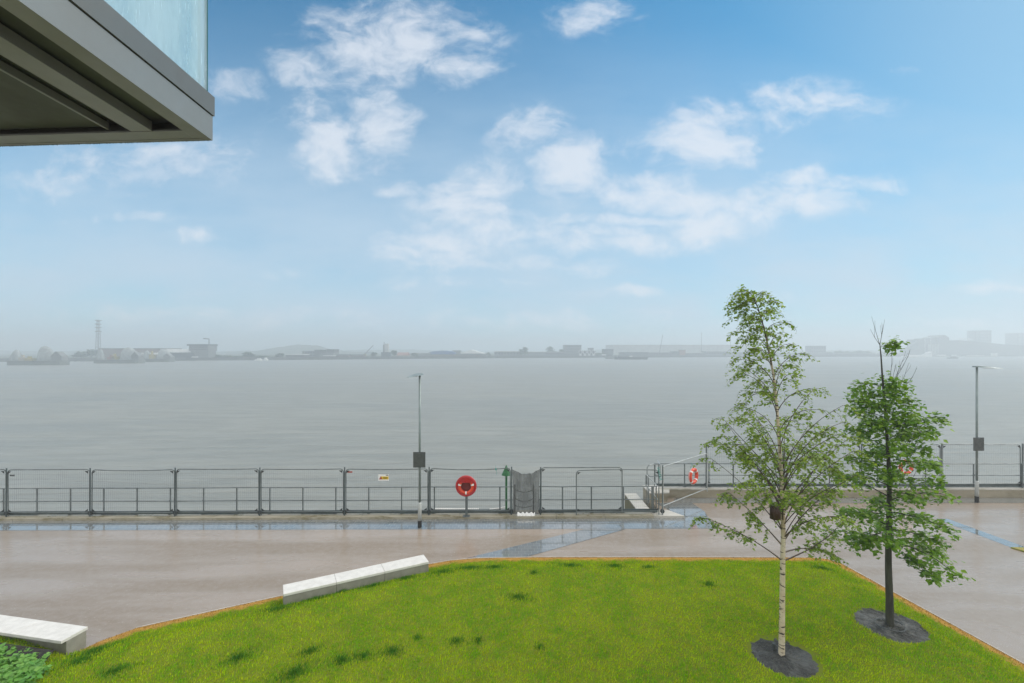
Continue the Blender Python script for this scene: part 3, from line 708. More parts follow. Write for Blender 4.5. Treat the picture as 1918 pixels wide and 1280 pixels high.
# ------------------------------------------------------------------ trees
def bark_birch():
    m = bpy.data.materials.new('birch_bark'); m.use_nodes = True; t = NT(m.node_tree); b = t.n['Principled BSDF']
    P = t.new('ShaderNodeTexCoord').outputs['Object']
    n = t.noise(t.mapping(P, (5, 5, 26)), 1, 3, .5, .2); n2 = t.noise(P, 3, 4)
    c = t.mix(t.rng(n2, .4, .7, 0, .6), (.60, .53, .40), (.42, .31, .17))
    c = t.mix(t.rng(n, .56, .61), c, (.045, .035, .03))
    sp_ = t.new('ShaderNodeSeparateXYZ'); t.l.new(P, sp_.inputs[0])
    at = t.new('ShaderNodeAttribute'); at.attribute_name = 'rad'
    c = t.mix(t.rng(at.outputs['Fac'], .012, .028, 1, 0), c, (.075, .05, .04))
    t.l.new(c, b.inputs['Base Color']); b.inputs['Roughness'].default_value = .6; return m
def leafmat(name, c1, c2, c3):
    m = bpy.data.materials.new(name); m.use_nodes = True; t = NT(m.node_tree); b = t.n['Principled BSDF']; out = t.n['Material Output']
    P = t.new('ShaderNodeTexCoord').outputs['Object']; g = t.new('ShaderNodeNewGeometry')
    c = t.mix(t.rng(t.noise(P, 2.2, 3), .35, .65), c1, c2); c = t.mix(t.math('MULTIPLY', g.outputs['Random Per Island'], .75), c, c3)
    t.l.new(c, b.inputs['Base Color']); b.inputs['Roughness'].default_value = .42; b.inputs['Specular IOR Level'].default_value = .4
    tl = t.new('ShaderNodeBsdfTranslucent'); t.l.new(t.mix(1.0, c, (1.5, 1.5, .7), 'MULTIPLY'), tl.inputs[0]); mx = t.new('ShaderNodeMixShader'); mx.inputs[0].default_value = .35
    t.l.new(b.outputs[0], mx.inputs[1]); t.l.new(tl.outputs[0], mx.inputs[2]); t.l.new(mx.outputs[0], out.inputs[0]); return m
M['birch'] = bark_birch(); M['bark'] = mat('dark_bark', (.045, .045, .035), .75, 0, .4, 10, .8, 40, stretch=(1, 1, .25))
M['leaf_b'] = leafmat('birch_leaf', (.17, .29, .03), (.10, .20, .02), (.30, .38, .05))
M['leaf_d'] = leafmat('lime_leaf', (.065, .18, .012), (.12, .26, .018), (.23, .36, .03))

class Tree:
    def __init__(s, seed): s.b = MB(); s.rad = []; s.L = []; s.r = random.Random(seed)
    def limb(s, pts, r0, r1, n=7):
        k = len(pts); rs = [r0+(r1-r0)*(i_/(k-1))**.8 for i_ in range(k)]
        v0 = len(s.b.v); s.b.tube(pts, rs, n, False)
        for r_ in rs: s.rad += [r_]*n
        return pts
    clear = []
    def leaf(s, p, size, droop=.5):
        for c, q in s.clear:
            if (p-c).length < q: return
        s.L.append((p, size, droop))
    def cloud(s):
        vs = []; fs = []; r = s.r
        for (p, sz, dr) in s.L:
            a = r.uniform(0, 6.283); tilt = r.uniform(-.6, .9)
            ax = Vector((math.cos(a)*math.cos(tilt), math.sin(a)*math.cos(tilt), -math.sin(tilt)*(.4+dr)-dr*.5)).normalized()
            sd = ax.cross(Vector((r.uniform(-.6, .6), r.uniform(-.6, .6), 1))).normalized(); up = sd.cross(ax)
            k = len(vs); w_ = sz*.42
            vs += [p, p+ax*sz*.35+sd*w_+up*sz*.05, p+ax*sz, p+ax*sz*.35-sd*w_+up*sz*.05]
            fs += [(k, k+1, k+2), (k, k+2, k+3)]
        return vs, fs
    def finish(s, name, label, loc, bark, leaf, cat='tree'):
        t = empty(name, loc, label, cat)
        o = s.b.build('trunk', bark, t, True); o.data.attributes.new('rad', 'FLOAT', 'POINT').data.foreach_set('value', s.rad)
        vs, fs = s.cloud(); b = MB(); b.add(vs, fs); b.build('crown', leaf, t); return t
def interp(path, tt):
    k = tt*(len(path)-1); i_ = min(int(k), len(path)-2); return path[i_].lerp(path[i_+1], k-i_)
def curve(p0, az, el0, el1, L, n, r, wob=.08):
    """bending path: elevation goes from el0 to el1 along its length"""
    pts = [Vector(p0)]; a = az
    for i_ in range(n):
        e_ = el0+(el1-el0)*((i_+.5)/n)**1.2; a += r.uniform(-wob, wob)
        pts.append(pts[-1]+Vector((math.cos(a)*math.cos(e_), math.sin(a)*math.cos(e_), math.sin(e_)))*(L/n))
    return pts
# --- birch
tb = Tree(3); r = tb.r; BD = 9.87; tb.clear = [(WD(1452, 960, BD-k*.25), .17) for k in range(6)]
tp = [WD(px, py, BD+dy_) for px, py, dy_ in ((1464, 1232, 0), (1465, 1150, 0), (1466, 1060, 0), (1467, 1000, 0), (1466, 940, 0), (1463, 880, .02), (1459, 820, .03), (1455, 760, .0), (1449, 705, 0), (1441, 660, 0), (1431, 615, 0), (1419, 575, 0), (1406, 550, 0), (1392, 541, 0))]
tb.limb(tp, .066, .004, 12)
def twig(T_, p, az, L, dens, size, el0, el1, rad=.004):
    ps = curve(p, az, el0, el1, L, 6, T_.r, .35); T_.limb(ps, rad, .0015, 4)
    k = max(1, int(L*dens))
    for q in range(k):
        t_ = .15+.85*(q+.5)/k
        T_.leaf(interp(ps, t_)+Vector([T_.r.gauss(0, .022) for _ in range(3)]), size*T_.r.uniform(.6, 1.15), .6)
def birch_branch(hh, az, L, el0, el1, r0, sub=15, dens=62):
    p0 = interp(tp, hh); ps = curve(p0, az, el0, el1, L, 10, r, .10); tb.limb(ps, r0, .004, 6)
    for k in range(int(sub*(.6+L*.45))):
        t_ = .25+.75*r.random(); p = interp(ps, t_); a2 = az+r.uniform(-1.5, 1.5)
        twig(tb, p, a2, r.uniform(.18, .5)*(1.2-.45*t_), dens*.62, .078, r.uniform(-.2, .7), r.uniform(-1.5, -1.0))
    for k in range(3): twig(tb, ps[-1], az+r.uniform(-.7, .7), r.uniform(.25, .5), dens*.6, .07, .1, -1.3)
# heights along trunk: fraction of tp
for (hh, az, L, e0, e1) in [(.165, 180, 1.9, .55, .15), (.165, -5, 1.75, .25, .65), (.20, 175, 1.75, .75, .55), (.21, 5, 2.25, .80, .35), (.235, 200, 1.9, .95, .35),
                            (.25, 20, 2.3, .95, .45), (.27, 165, 2.2, 1.15, .5), (.185, 8, 1.4, .1, -.75), (.28, -30, 2.0, .9, .5), (.30, 150, 1.9, 1.0, .2),
                            (.29, 60, 1.8, .9, .3), (.26, 240, 1.6, .9, .2), (.22, 290, 1.5, .8, .2), (.34, 0, 2.1, 1.1, .2), (.36, 190, 1.9, 1.2, .3)]:
    birch_branch(hh, R(az), L*.97, e0+.12, e1+.12, .017, 17, 62)
for k in range(12):
    birch_branch(.22+.18*k/12, k*2.4+.3, r.uniform(1.8, 2.3)*(1-.02*k), r.uniform(.85, 1.15), r.uniform(.5, .85), .013, 10, 50)
ga = 0
for k in range(34):
    f_ = k/34; hh = .31+.60*f_; ga += 2.4; L = (1.6*(1-f_)**1.1+.20)*(1+.18*math.cos(ga-(0 if f_ < .25 else math.pi)))
    birch_branch(hh, ga, L*r.uniform(.8, 1.05), r.uniform(1.1, 1.38), r.uniform(.1, .8)*(1-f_)-.2*f_, .013*(1.15-hh)+.003, 10, 46)
for k in range(12):
    birch_branch(.55+.4*k/12, R(180+r.uniform(-35, 35)), .30+.55*(1-k/12), .9, -1.3, .005, 9, 42)
for k in range(10): twig(tb, interp(tp, .86+.14*r.random()), R(180+r.uniform(-60, 60)), r.uniform(.25, .6), 26, .055, .3, -1.4)
tb.finish('birch_tree', 'airy birch with white ringed trunk, light green leaves and a drooping tip', tp[0], M['birch'], M['leaf_b'])
# nest box and strap on the birch
nb = empty('bird_box', WD(1452, 960, BD-.12), 'dark brown barrel shaped box strapped to the birch trunk', 'box')
c = WD(1452, 960, BD-.14)
b = MB(); b.tube([c+Vector((0, 0, -.14)), c+Vector((0, 0, -.135)), c+Vector((0, 0, .12)), c+Vector((.0, 0, .14))], [.09, .105, .105, .085], 20); b.build('drum', M['box'], nb, True)
b = MB(); b.tube([c+Vector((.05, .05, .05)), c+Vector((.15, .14, .07))], .02, 8); b.tube([c+Vector((.05, .05, -.08)), c+Vector((.15, .14, -.08))], .02, 8); b.build('bracket', M['black'], nb)
b = MB(); q = WD(1466, 937, BD); b.torus(q, .062, .016, (0.05, 0.0, 1), 20, 8)
b = MB(); b.tube([q+Vector((0, 0, -.02)), q+Vector((0, 0, .03))], .073, 16); tag(b.build('tree_strap', M['black']), 'black strap round the birch trunk above the brown box', 'strap')
# --- darker tree
td = Tree(9); r = td.r; DD = 10.92; td.clear = [(WD(1698, 875, DD+.6-k*.28), .16) for k in range(6)]
tq = [WD(px, py, DD) for px, py in ((1667, 1176), (1666, 1120), (1664, 1060), (1664, 1010), (1665, 960), (1666, 910), (1664, 860), (1661, 810), (1657, 760), (1653, 710), (1650, 665), (1648, 645))]
td.limb(tq, .088, .008, 12)
def pad(T_, p, az, L, w_, cnt, size, thick=.07):
    """flattish clump of leaves along the last part of a branch"""
    for q in range(cnt):
        a = T_.r.uniform(-.2, 1); lat = T_.r.gauss(0, w_)
        T_.leaf(p+Vector((math.cos(az)*a*L-math.sin(az)*lat, math.sin(az)*a*L+math.cos(az)*lat, T_.r.gauss(0, thick)-.12*abs(lat)-.10*a*a)), size*T_.r.uniform(.6, 1.2), T_.r.uniform(.0, .9))
def lime_branch(hh, az, L, e0, e1, r0, n=140, w_=.15):
    ps = curve(interp(tq, hh), az, e0, e1, L, 8, r, .14); td.limb(ps, r0, .005, 6)
    k = 4
    for j in range(k):
        t_ = .30+.70*(j+.6)/k; p = interp(ps, t_); a2 = az+r.uniform(-.9, .9)
        l2 = r.uniform(.2, .42); q = curve(p, a2, .1, -.2, l2, 4, r, .2); td.limb(q, .006, .002, 4)
        pad(td, p, a2, l2, w_*.8, int(n*.88/k), .112)
    pad(td, ps[-1], az, .22, w_*.6, int(n*.22), .112)
lw_ = lambda h: 0
ga = 0
for k in range(44):
    f = k/44; hh = .26+.56*f**1.05; ga += 2.4
    L = (1.12*(1-f)**.8+.28)*r.uniform(.6, 1.12)
    lime_branch(hh, ga, L, .55-.3*f if f > .25 else .15, .0 if f > .25 else -.3, .015*(1-f)+.006, int(150*(1-.35*f)))
lime_branch(.275, R(-12), .85, -.05, -.4, .02, 260, .2); lime_branch(.27, R(178), .95, .2, -.1, .02, 220, .2)
lime_branch(.24, R(-40), .75, -.1, -.8, .015, 200, .14)
lime_branch(.64, R(-3), 1.22, .50, .05, .015, 210, .11)       # long arm to the right
lime_branch(.60, R(8), 1.15, .35, .15, .012, 120, .1)
lime_branch(.62, R(175), .6, .9, .4, .010, 110, .12); lime_branch(.70, R(170), .62, .9, .3, .010, 90, .12); lime_branch(.66, R(0), .45, .2, .1, .01, 90)
lime_branch(.975, R(5), .40, .35, .25, .006, 110, .07); pad(td, WD(1662, 650, DD), 0, .18, .09, 70, .08)
for k in range(60):
    hh = .27+.56*r.random(); az = r.uniform(0, 6.28); pad(td, interp(tq, hh)+Vector((math.cos(az)*.08, math.sin(az)*.08, 0)), az, r.uniform(.15, .4), .10, 16, .10, .10)
for k in range(18):  # bare twigs standing out of the right side and top
    hh = .35+.5*r.random(); az = R(r.uniform(-30, 30)); p = interp(tq, hh)+Vector((math.cos(az)*.3, math.sin(az)*.3, .05)); ps = curve(p, az, r.uniform(.8, 1.3), 1.3, r.uniform(.5, 1.0), 6, r, .25); td.limb(ps, .006, .0018, 4)
    for q in range(2): td.limb(curve(interp(ps, .4+.3*q), az+r.uniform(-1, 1), .9, 1.3, .25, 3, r, .2), .003, .0015, 4)
    if r.random() < .6: td.leaf(ps[-1], .05)
for az, L, e_ in ((R(170), .72, 1.25), (R(20), .62, 1.35), (R(40), .55, 1.15), (R(185), .45, .95)):
    ps = curve(tq[-1]-Vector((0, 0, .02)), az, e_, e_+.1, L, 6, r, .2); td.limb(ps, .006, .0018, 4)
    td.limb(curve(interp(ps, .5), az+.8, 1.2, 1.4, .25, 3, r, .2), .003, .0015, 4)
td.finish('lime_tree', 'young tree with dark trunk, dense tiered dark green leaves and bare top twigs', tq[0], M['bark'], M['leaf_d'])

# ------------------------------------------------------------------ plants at lower left
M['leaf_p'] = leafmat('plant_leaf', (.07, .26, .03), (.13, .34, .05), (.28, .48, .12))
def plant(cx, cy, H, Wd, n, seed, label):
    t = Tree(seed); rr = t.r
    for k in range(n):
        az = rr.uniform(0, 6.283); L = H*rr.uniform(.7, 1.25); e0 = rr.uniform(.8, 1.4)
        ps = curve((cx+rr.gauss(0, Wd*.25), cy+rr.gauss(0, Wd*.25), .2), az, e0, e0-.7, L, 5, rr, .2); t.limb(ps, .006, .002, 4)
        for q in range(10):
            t.leaf(interp(ps, .25+.75*rr.random())+Vector([rr.gauss(0, .03) for _ in range(3)]), rr.uniform(.07, .15), .2)
    t.rad = t.rad
    e_ = empty('leafy_plant', (cx, cy, .2), label, 'plant', 'leafy plants below the left bench')
    t.b.build('stems', M['leaf_p'], e_); vs, fs = t.cloud(); b = MB(); b.add(vs, fs); b.build('foliage', M['leaf_p'], e_)
for i_, (cx, cy, H, Wd, n, lb) in enumerate([(-10.75, 9.4, .36, .5, 60, 'leafy green perennial in the lower left corner under the bench end'), (-10.0, 9.2, .36, .5, 60, 'leafy plant nearest the lawn in the lower left corner'),
      (-11.2, 9.85, .26, .4, 34, 'low leafy plant close to the dark face of the left bench'), (-10.35, 9.6, .26, .25, 16, 'small upright leafy plant by the bench corner'),
      (-10.9, 8.9, .45, .5, 60, 'leafy plant at the bottom edge of the photo, left'), (-9.7, 8.85, .34, .4, 45, 'low leafy plant at the bottom edge nearest the grass')]):
    plant(cx, cy, H, Wd, n, 40+i_, lb)
b = MB(); q = [(-14.5, 10.75), (-10.05, 9.98), (-9.75, 9.4), (-9.4, 8.6), (-9.4, 7), (-15.4, 7)]; b.add([(x_, y_, .305) for x_, y_ in q], [tuple(range(6))]); b.build('planting_bed', mat('bed_soil', (.022, .020, .018), .9, 0, .5, 9, .8, 40))['kind'] = 'structure'

# ------------------------------------------------------------------ balcony overhead
by = empty('balcony', (-2.2, 2.2, 8.2), 'grey metal clad balcony with glass balustrade overhead at the upper left', 'balcony')
Cn = Vector((-1.862, 2.83, 0)); A_ = Vector((-1, .058, 0)).normalized(); B_ = Vector((.022, -1, 0)).normalized()
def BP(a, b_, z): p = Cn+A_*a+B_*b_; return Vector((p.x, p.y, z))
def bbox(mb, a0, a1, b0, b1, z0, z1):
    mb.add([BP(a, b_, z) for z in (z0, z1) for b_ in (b0, b1) for a in (a0, a1)], [(0,2,3,1),(4,5,7,6),(0,1,5,4),(2,6,7,3),(0,4,6,2),(1,3,7,5)])
Z0 = 8.20; BL = 4.6; AW = 3.2
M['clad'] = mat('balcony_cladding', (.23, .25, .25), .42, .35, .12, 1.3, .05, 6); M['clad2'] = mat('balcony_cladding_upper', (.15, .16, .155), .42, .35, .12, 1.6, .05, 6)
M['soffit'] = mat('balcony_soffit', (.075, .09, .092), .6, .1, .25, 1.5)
b = MB(); bbox(b, 0, .03, 0, BL, Z0, Z0+.148); bbox(b, .0305, AW, 0, .03, Z0, Z0+.148); b.build('lower_fascia', M['clad'], by)
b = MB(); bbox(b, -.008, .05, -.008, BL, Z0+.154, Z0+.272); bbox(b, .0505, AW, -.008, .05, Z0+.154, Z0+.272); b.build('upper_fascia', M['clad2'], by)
b = MB(); bbox(b, .0305, .10, .0305, BL, Z0+.002, Z0+.012); b.build('edge_flange', M['clad'], by)
b = MB(); bbox(b, .101, AW, .0305, .13, Z0+.002, Z0+.012); b.build('front_flange', M['clad'], by)
b = MB(); bbox(b, .29, .42, .131, BL, Z0+.004, Z0+.06); b.build('joist', M['clad'], by)
b = MB(); bbox(b, .56, .575, .131, BL, Z0+.02, Z0+.06); b.build('soffit_trim', M['clad'], by)
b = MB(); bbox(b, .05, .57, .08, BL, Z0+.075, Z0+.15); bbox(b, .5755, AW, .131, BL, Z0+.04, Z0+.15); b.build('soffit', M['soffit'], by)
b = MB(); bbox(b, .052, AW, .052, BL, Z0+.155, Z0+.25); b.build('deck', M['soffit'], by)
def glass():
    m = bpy.data.materials.new('wet_glass'); m.use_nodes = True; t = NT(m.node_tree); b = t.n['Principled BSDF']; out = t.n['Material Output']
    P = t.new('ShaderNodeTexCoord').outputs['Object']
    tr = t.new('ShaderNodeBsdfTransparent'); tr.inputs[0].default_value = (.86, .95, .97, 1)
    b.inputs['Base Color'].default_value = (.70, .86, .95, 1); b.inputs['Roughness'].default_value = .12
    tl = t.new('ShaderNodeBsdfTranslucent'); tl.inputs[0].default_value = (.80, .95, 1, 1)
    m0 = t.new('ShaderNodeMixShader'); m0.inputs[0].default_value = .6; t.l.new(b.outputs[0], m0.inputs[1]); t.l.new(tl.outputs[0], m0.inputs[2])
    mx = t.new('ShaderNodeMixShader'); f = t.rng(t.noise(t.mapping(P, (2, 2, .6)), 2.5, 5), .3, .7, .25, .55)
    dr = t.rng(t.noise(t.mapping(P, (60, 60, 9)), 1, 3), .62, .7, 0, .25)
    t.l.new(t.math('ADD', f, dr), mx.inputs[0]); t.l.new(tr.outputs[0], mx.inputs[1]); t.l.new(m0.outputs[0], mx.inputs[2]); t.l.new(mx.outputs[0], out.inputs[0]); return m
M['glass'] = glass(); M['glass_edge'] = mat('glass_edge', (.05, .14, .13), .2)
b = MB(); bbox(b, .030, .045, .012, BL, Z0+.272, Z0+1.4); b.build('side_glass', M['glass'], by)
b = MB(); bbox(b, .028, .047, .004, .0115, Z0+.273, Z0+1.4); b.build('glass_edge', M['glass_edge'], by)
b = MB(); bbox(b, .072, AW, .02, .035, Z0+.272, Z0+1.4); b.build('front_glass', M['glass'], by)
b = MB(); bbox(b, .064, .0715, .02, .035, Z0+.273, Z0+1.4); b.build('glass_edge', M['glass_edge'], by)
b = MB()
for k in range(230):
    a = .02+1.9*k/230+random.uniform(-.003, .003); rr_ = random.uniform(.0016, .0036); p = BP(a, .004, Z0-.001)
    n = 6; b.add([p+Vector((rr_*math.cos(2*math.pi*j/n), rr_*math.sin(2*math.pi*j/n), .001)) for j in range(n)]+[p+Vector((0, 0, -rr_*1.6))], [(j, (j+1) % n, n) for j in range(n)]+[tuple(range(n))])
o = b.build('rain_drops', M['soffit'], by); o['kind'] = 'stuff'

#FARBANK
exec_far = True
# ------------------------------------------------------------------ far bank
LZ = -1.6
BK = [(-1200, 300), (-470, 397), (-264, 469), (0, 586), (378, 672), (812, 728), (2300, 860)]
def bankD(px):
    best = None
    t_ = (px-CX)/F
    for (x0, y0), (x1, y1) in zip(BK[:-1], BK[1:]):
        # X = t*Y ; point on segment
        den = (x1-x0)-t_*(y1-y0); s_ = (t_*y0-x0)/den if abs(den) > 1e-9 else -1
        if -1e-6 <= s_ <= 1+1e-6: return y0+s_*(y1-y0)
    return 600
b = MB(); b.add([(x_, y_, LZ) for x_, y_ in BK]+[(2300, 2400, LZ), (-2300, 2400, LZ), (-2300, 300, LZ)], [tuple(range(len(BK)+3))]); b.build('far_shore', M['land'])['kind'] = 'structure'
b = MB()
for (x0, y0), (x1, y1) in zip(BK[:-1], BK[1:]): b.prism([(x0, y0), (x1, y1), (x1, y1+1.5), (x0, y0+1.5)], WATER_Z-1, LZ+.5)
b.build('far_quay', M['quay'])['kind'] = 'structure'
def fm(name, c, v_=.15, s=.2, rough=.7): return mat(name, c, rough, 0, v_, s)
FM = dict(grey=fm('far_grey', (.16, .17, .17)), dark=fm('far_dark', (.055, .06, .065)), pale=fm('far_pale', (.42, .43, .42)), white=fm('far_white', (.72, .73, .72), .05),
          brick=fm('far_brick', (.17, .115, .09)), red=fm('far_red', (.24, .11, .085)), blue=fm('far_blue', (.05, .12, .30)), steel=mat('far_steel', (.27, .30, .30), .6, .1, .25, .5),
          win=fm('far_window', (.03, .035, .045), .1, 1, .2), beige=fm('far_beige', (.36, .33, .26)), yellow=fm('far_yellow', (.34, .28, .08)), conc=fm('far_concrete', (.15, .17, .16)))
FM['leaf'] = leafmat('far_leaf', (.035, .06, .02), (.05, .08, .025), (.07, .10, .03))
def X_(px, D): return (px-CX)/F*D
def Zp(py, D): return CZ-(py-HY)*D/F
def building(x0, x1, yt, label, cat='building', wm='grey', rm='dark', off=12, dep=14, roof='flat', rows=0, cols=0, zb=LZ, group=None, name='far_building', ry=None, D=None, overhang=.4, strip=None):
    D = D or bankD((x0+x1)/2)+off; a, c = X_(x0, D), X_(x1, D); zt = Zp(yt, D)
    t = empty(name, ((a+c)/2, D, zb), label, cat, group)
    rh = 0 if roof == 'flat' else (Zp(ry if ry else yt, D) and max(.6, zt-Zp(ry, D)) if ry else 2)
    zw = zt-(rh if roof != 'flat' else .5)
    b = MB(); b.box(a, c, D, D+dep, zb, zw); b.build('wall', FM[wm], t)
    b = MB()
    if roof == 'flat': b.box(a-overhang, c+overhang, D-overhang, D+dep+overhang, zw, zt)
    elif roof == 'gable': # ridge along X
        y0, y1 = D-overhang, D+dep+overhang; ym = (y0+y1)/2; a1, c1 = a-overhang, c+overhang
        b.add([(a1, y0, zw), (c1, y0, zw), (c1, y1, zw), (a1, y1, zw), (a1, ym, zt), (c1, ym, zt)], [(0,1,5,4),(2,3,4,5),(0,4,3),(1,2,5),(0,3,2,1)])
    elif roof == 'front': # gable facing viewer
        xm = (a+c)/2; y0, y1 = D-overhang, D+dep
        b.add([(a-overhang, y0, zw), (c+overhang, y0, zw), (xm, y0, zt), (a-overhang, y1, zw), (c+overhang, y1, zw), (xm, y1, zt)], [(0,1,2),(5,4,3),(0,2,5,3),(1,4,5,2),(0,3,4,1)])
    elif roof == 'vault':
        n = 14; vs = []
        for k in range(n+1):
            al = math.pi*k/n; xx = (a+c)/2-(c-a)/2*math.cos(al)*1.02; zz = zw+(zt-zw)*math.sin(al)
            vs += [(xx, D-overhang, zz), (xx, D+dep, zz)]
        b.add(vs, [(2*k, 2*k+1, 2*k+3, 2*k+2) for k in range(n)]+[tuple(range(0, 2*n+2, 2)), tuple(range(1, 2*n+2, 2))[::-1], (0, 2*n, 2*n+1, 1)])
    b.build('roof', FM[rm], t)
    for j in range(rows):
        zz = zb+(zw-zb)*(j+.35)/rows; hh_ = (zw-zb)/rows*.45
        for i_ in range(cols):
            xx = a+(c-a)*(i_+.2)/cols; b = MB(); b.box(xx, xx+(c-a)/cols*.6, D-.12, D-.002, zz, zz+hh_); b.build('window', FM['win'], t)
    if strip:
        b = MB(); z_ = zb+(zw-zb)*strip[0]; b.box(a+.2, c-.2, D-.2, D-.003, z_, z_+.9); b.build('band', FM[strip[1]], t)
    return t
def ftree(x0, x1, yt, label, off=8, yb=None, n=620, seed=0, D=None):
    D = D or bankD((x0+x1)/2)+off; a, c = X_(x0, D), X_(x1, D); zt = Zp(yt, D); cx = (a+c)/2; w_ = (c-a)/2; H = zt-LZ
    t = Tree(seed+100); rr = t.r
    tr = [Vector((cx, D+w_*.5, LZ)), Vector((cx+.1*w_, D+w_*.5, LZ+H*.35)), Vector((cx, D+w_*.5, LZ+H*.75))]; t.limb(tr, max(.15, H*.03), .05, 6)
    for k in range(4):
        az = rr.uniform(0, 6.28); t.limb(curve(tr[1], az, .9, .5, H*.35, 3, rr), H*.014, .03, 4)
    cl_ = [(Vector((cx+rr.uniform(-.75, .75)*w_, D+w_*.5+rr.uniform(-.5, .5)*w_, LZ+H*rr.uniform(.2, .84))), w_*rr.uniform(.3, .5)) for _ in range(10)]
    cl_ += [(Vector((cx, D+w_*.5, LZ+H*.8)), w_*.4), (Vector((cx, D+w_*.4, LZ+H*.5)), w_*.7)]
    s_ = max(.7, min(2.0, w_*.38))
    for k in range(n):
        c0, r_ = cl_[k % len(cl_)]; v_ = Vector((rr.gauss(0, 1), rr.gauss(0, 1), rr.gauss(0, 1))).normalized()*r_*rr.random()**.4; v_.z *= min(1.2, H/(2*w_+.1))
        p = c0+v_; p.z = min(p.z, zt); p.z = max(p.z, LZ+.3); t.leaf(p, s_*rr.uniform(.6, 1.3), .1)
    return t.finish('far_tree', label, tr[0], M['bark'], FM['leaf'])
# barrier piers standing in the river
def shell(t, x0, x1, yt, D, zb, lean=1):
    """steel hood: half ellipsoid with a steep back and a long curved front"""
    a, c = X_(x0, D), X_(x1, D); H = Zp(yt, D)-zb; n, m = 18, 14; vs = []; L = c-a; dy_ = L*.55
    for i_ in range(n+1):
        s = i_/n; h = (math.sin(math.pi*min(1, s**(.62 if lean > 0 else 1.5))))**.55 if 0 < s < 1 else 0.0
        X = a+L*s
        for j in range(m+1):
            al = math.pi*j/m; vs.append((X, D+dy_/2-dy_/2*h*math.cos(al), zb+H*h*math.sin(al)**.8 if 0 < j < m else zb))
    b = MB(); b.add(vs, [(i_*(m+1)+j, (i_+1)*(m+1)+j, (i_+1)*(m+1)+j+1, i_*(m+1)+j+1) for i_ in range(n) for j in range(m)])
    b.build('hood', FM['steel'], t, True)
def pier(x0, x1, yb, yt, label, shells, gables, kit):
    D = (CZ-WATER_Z)*F/(yb-HY); zt = Zp(yt, D); a, c = X_(x0, D), X_(x1, D)
    t = empty('barrier_pier', ((a+c)/2, D, WATER_Z), label, 'barrier pier', 'piers of the flood barrier')
    b = MB(); w_ = 9
    b.prism([(a, D+w_/2), (a+2, D+.8), (a+4, D), (c-4, D), (c-2, D+.8), (c, D+w_/2), (c-3, D+w_), (a+3, D+w_)], WATER_Z-1, zt); b.build('base', FM['conc'], t)
    b = MB(); b.box(a+3, c-3, D-.12, D+.0, zt-1.0, zt-.7); b.build('fender', FM['dark'], t)
    for s in shells: shell(t, s[0], s[1], s[2], D+1.2, zt, s[3])
    for g in gables:
        b = MB(); x_0, x_1 = X_(g[0], D+1), X_(g[1], D+1); zz = Zp(g[2], D+1); ze = zt+(zz-zt)*.45; xm = x_0+(x_1-x_0)*.45
        b.add([(x_0, D+1, zt), (x_1, D+1, zt), (x_1, D+1, ze), (xm, D+1, zz), (x_0, D+1, ze), (x_0, D+6, zt), (x_1, D+6, zt), (x_1, D+6, ze), (xm, D+6, zz), (x_0, D+6, ze)],
              [(0,1,2,3,4), (9,8,7,6,5), (0,5,6,1), (1,6,7,2), (2,7,8,3), (3,8,9,4), (4,9,5,0)]); b.build('cabin', FM['grey'], t)
        b = MB(); b.tube([(x_0-.2, D+.9, ze), (xm, D+.9, zz+.1), (x_1+.2, D+.9, ze)], .18, 6); b.build('cabin_roof_edge', FM['dark'], t)
    for (k0, k1, ky, kc) in kit:
        b = MB(); x_0, x_1 = X_(k0, D+2), X_(k1, D+2); zz = Zp(ky, D+2)
        b.box(x_0, x_1, D+2, D+5, zt+.01, zt+(zz-zt)*.55); b.box(x_0+(x_1-x_0)*.3, x_0+(x_1-x_0)*.6, D+2.5, D+4, zt+(zz-zt)*.55+.005, zz); b.build('machinery', FM[kc], t)
    b = MB()
    for k in range(int((c-a)/2.5)): b.tube([(a+2+k*2.5, D+.5, zt), (a+2+k*2.5, D+.5, zt+1)], .05, 4)
    b.tube([(a+2, D+.5, zt+1), (c-2, D+.5, zt+1)], .05, 4); b.build('handrail', FM['grey'], t)
pier(5, 115, 684.5, 676, 'nearest flood barrier pier at the left edge, with two hoods', [(10, 33, 655, -1), (64, 97, 648, 1)], [(96, 115, 659)], [(34, 46, 665, 'beige'), (46, 60, 668, 'yellow')])
pier(169, 262, 681, 674, 'middle flood barrier pier below the tall lattice mast', [(176, 191, 655, -1), (220, 256, 651, 1)], [(246, 259, 660)], [(200, 214, 665, 'red'), (208, 218, 663, 'yellow')])
pier(257, 320, 678.3, 672.5, 'farthest flood barrier pier, nearest the control tower', [(262, 278, 657, -1), (291, 318, 654, 1)], [(306, 319, 663)], [(279, 287, 658, 'yellow')])
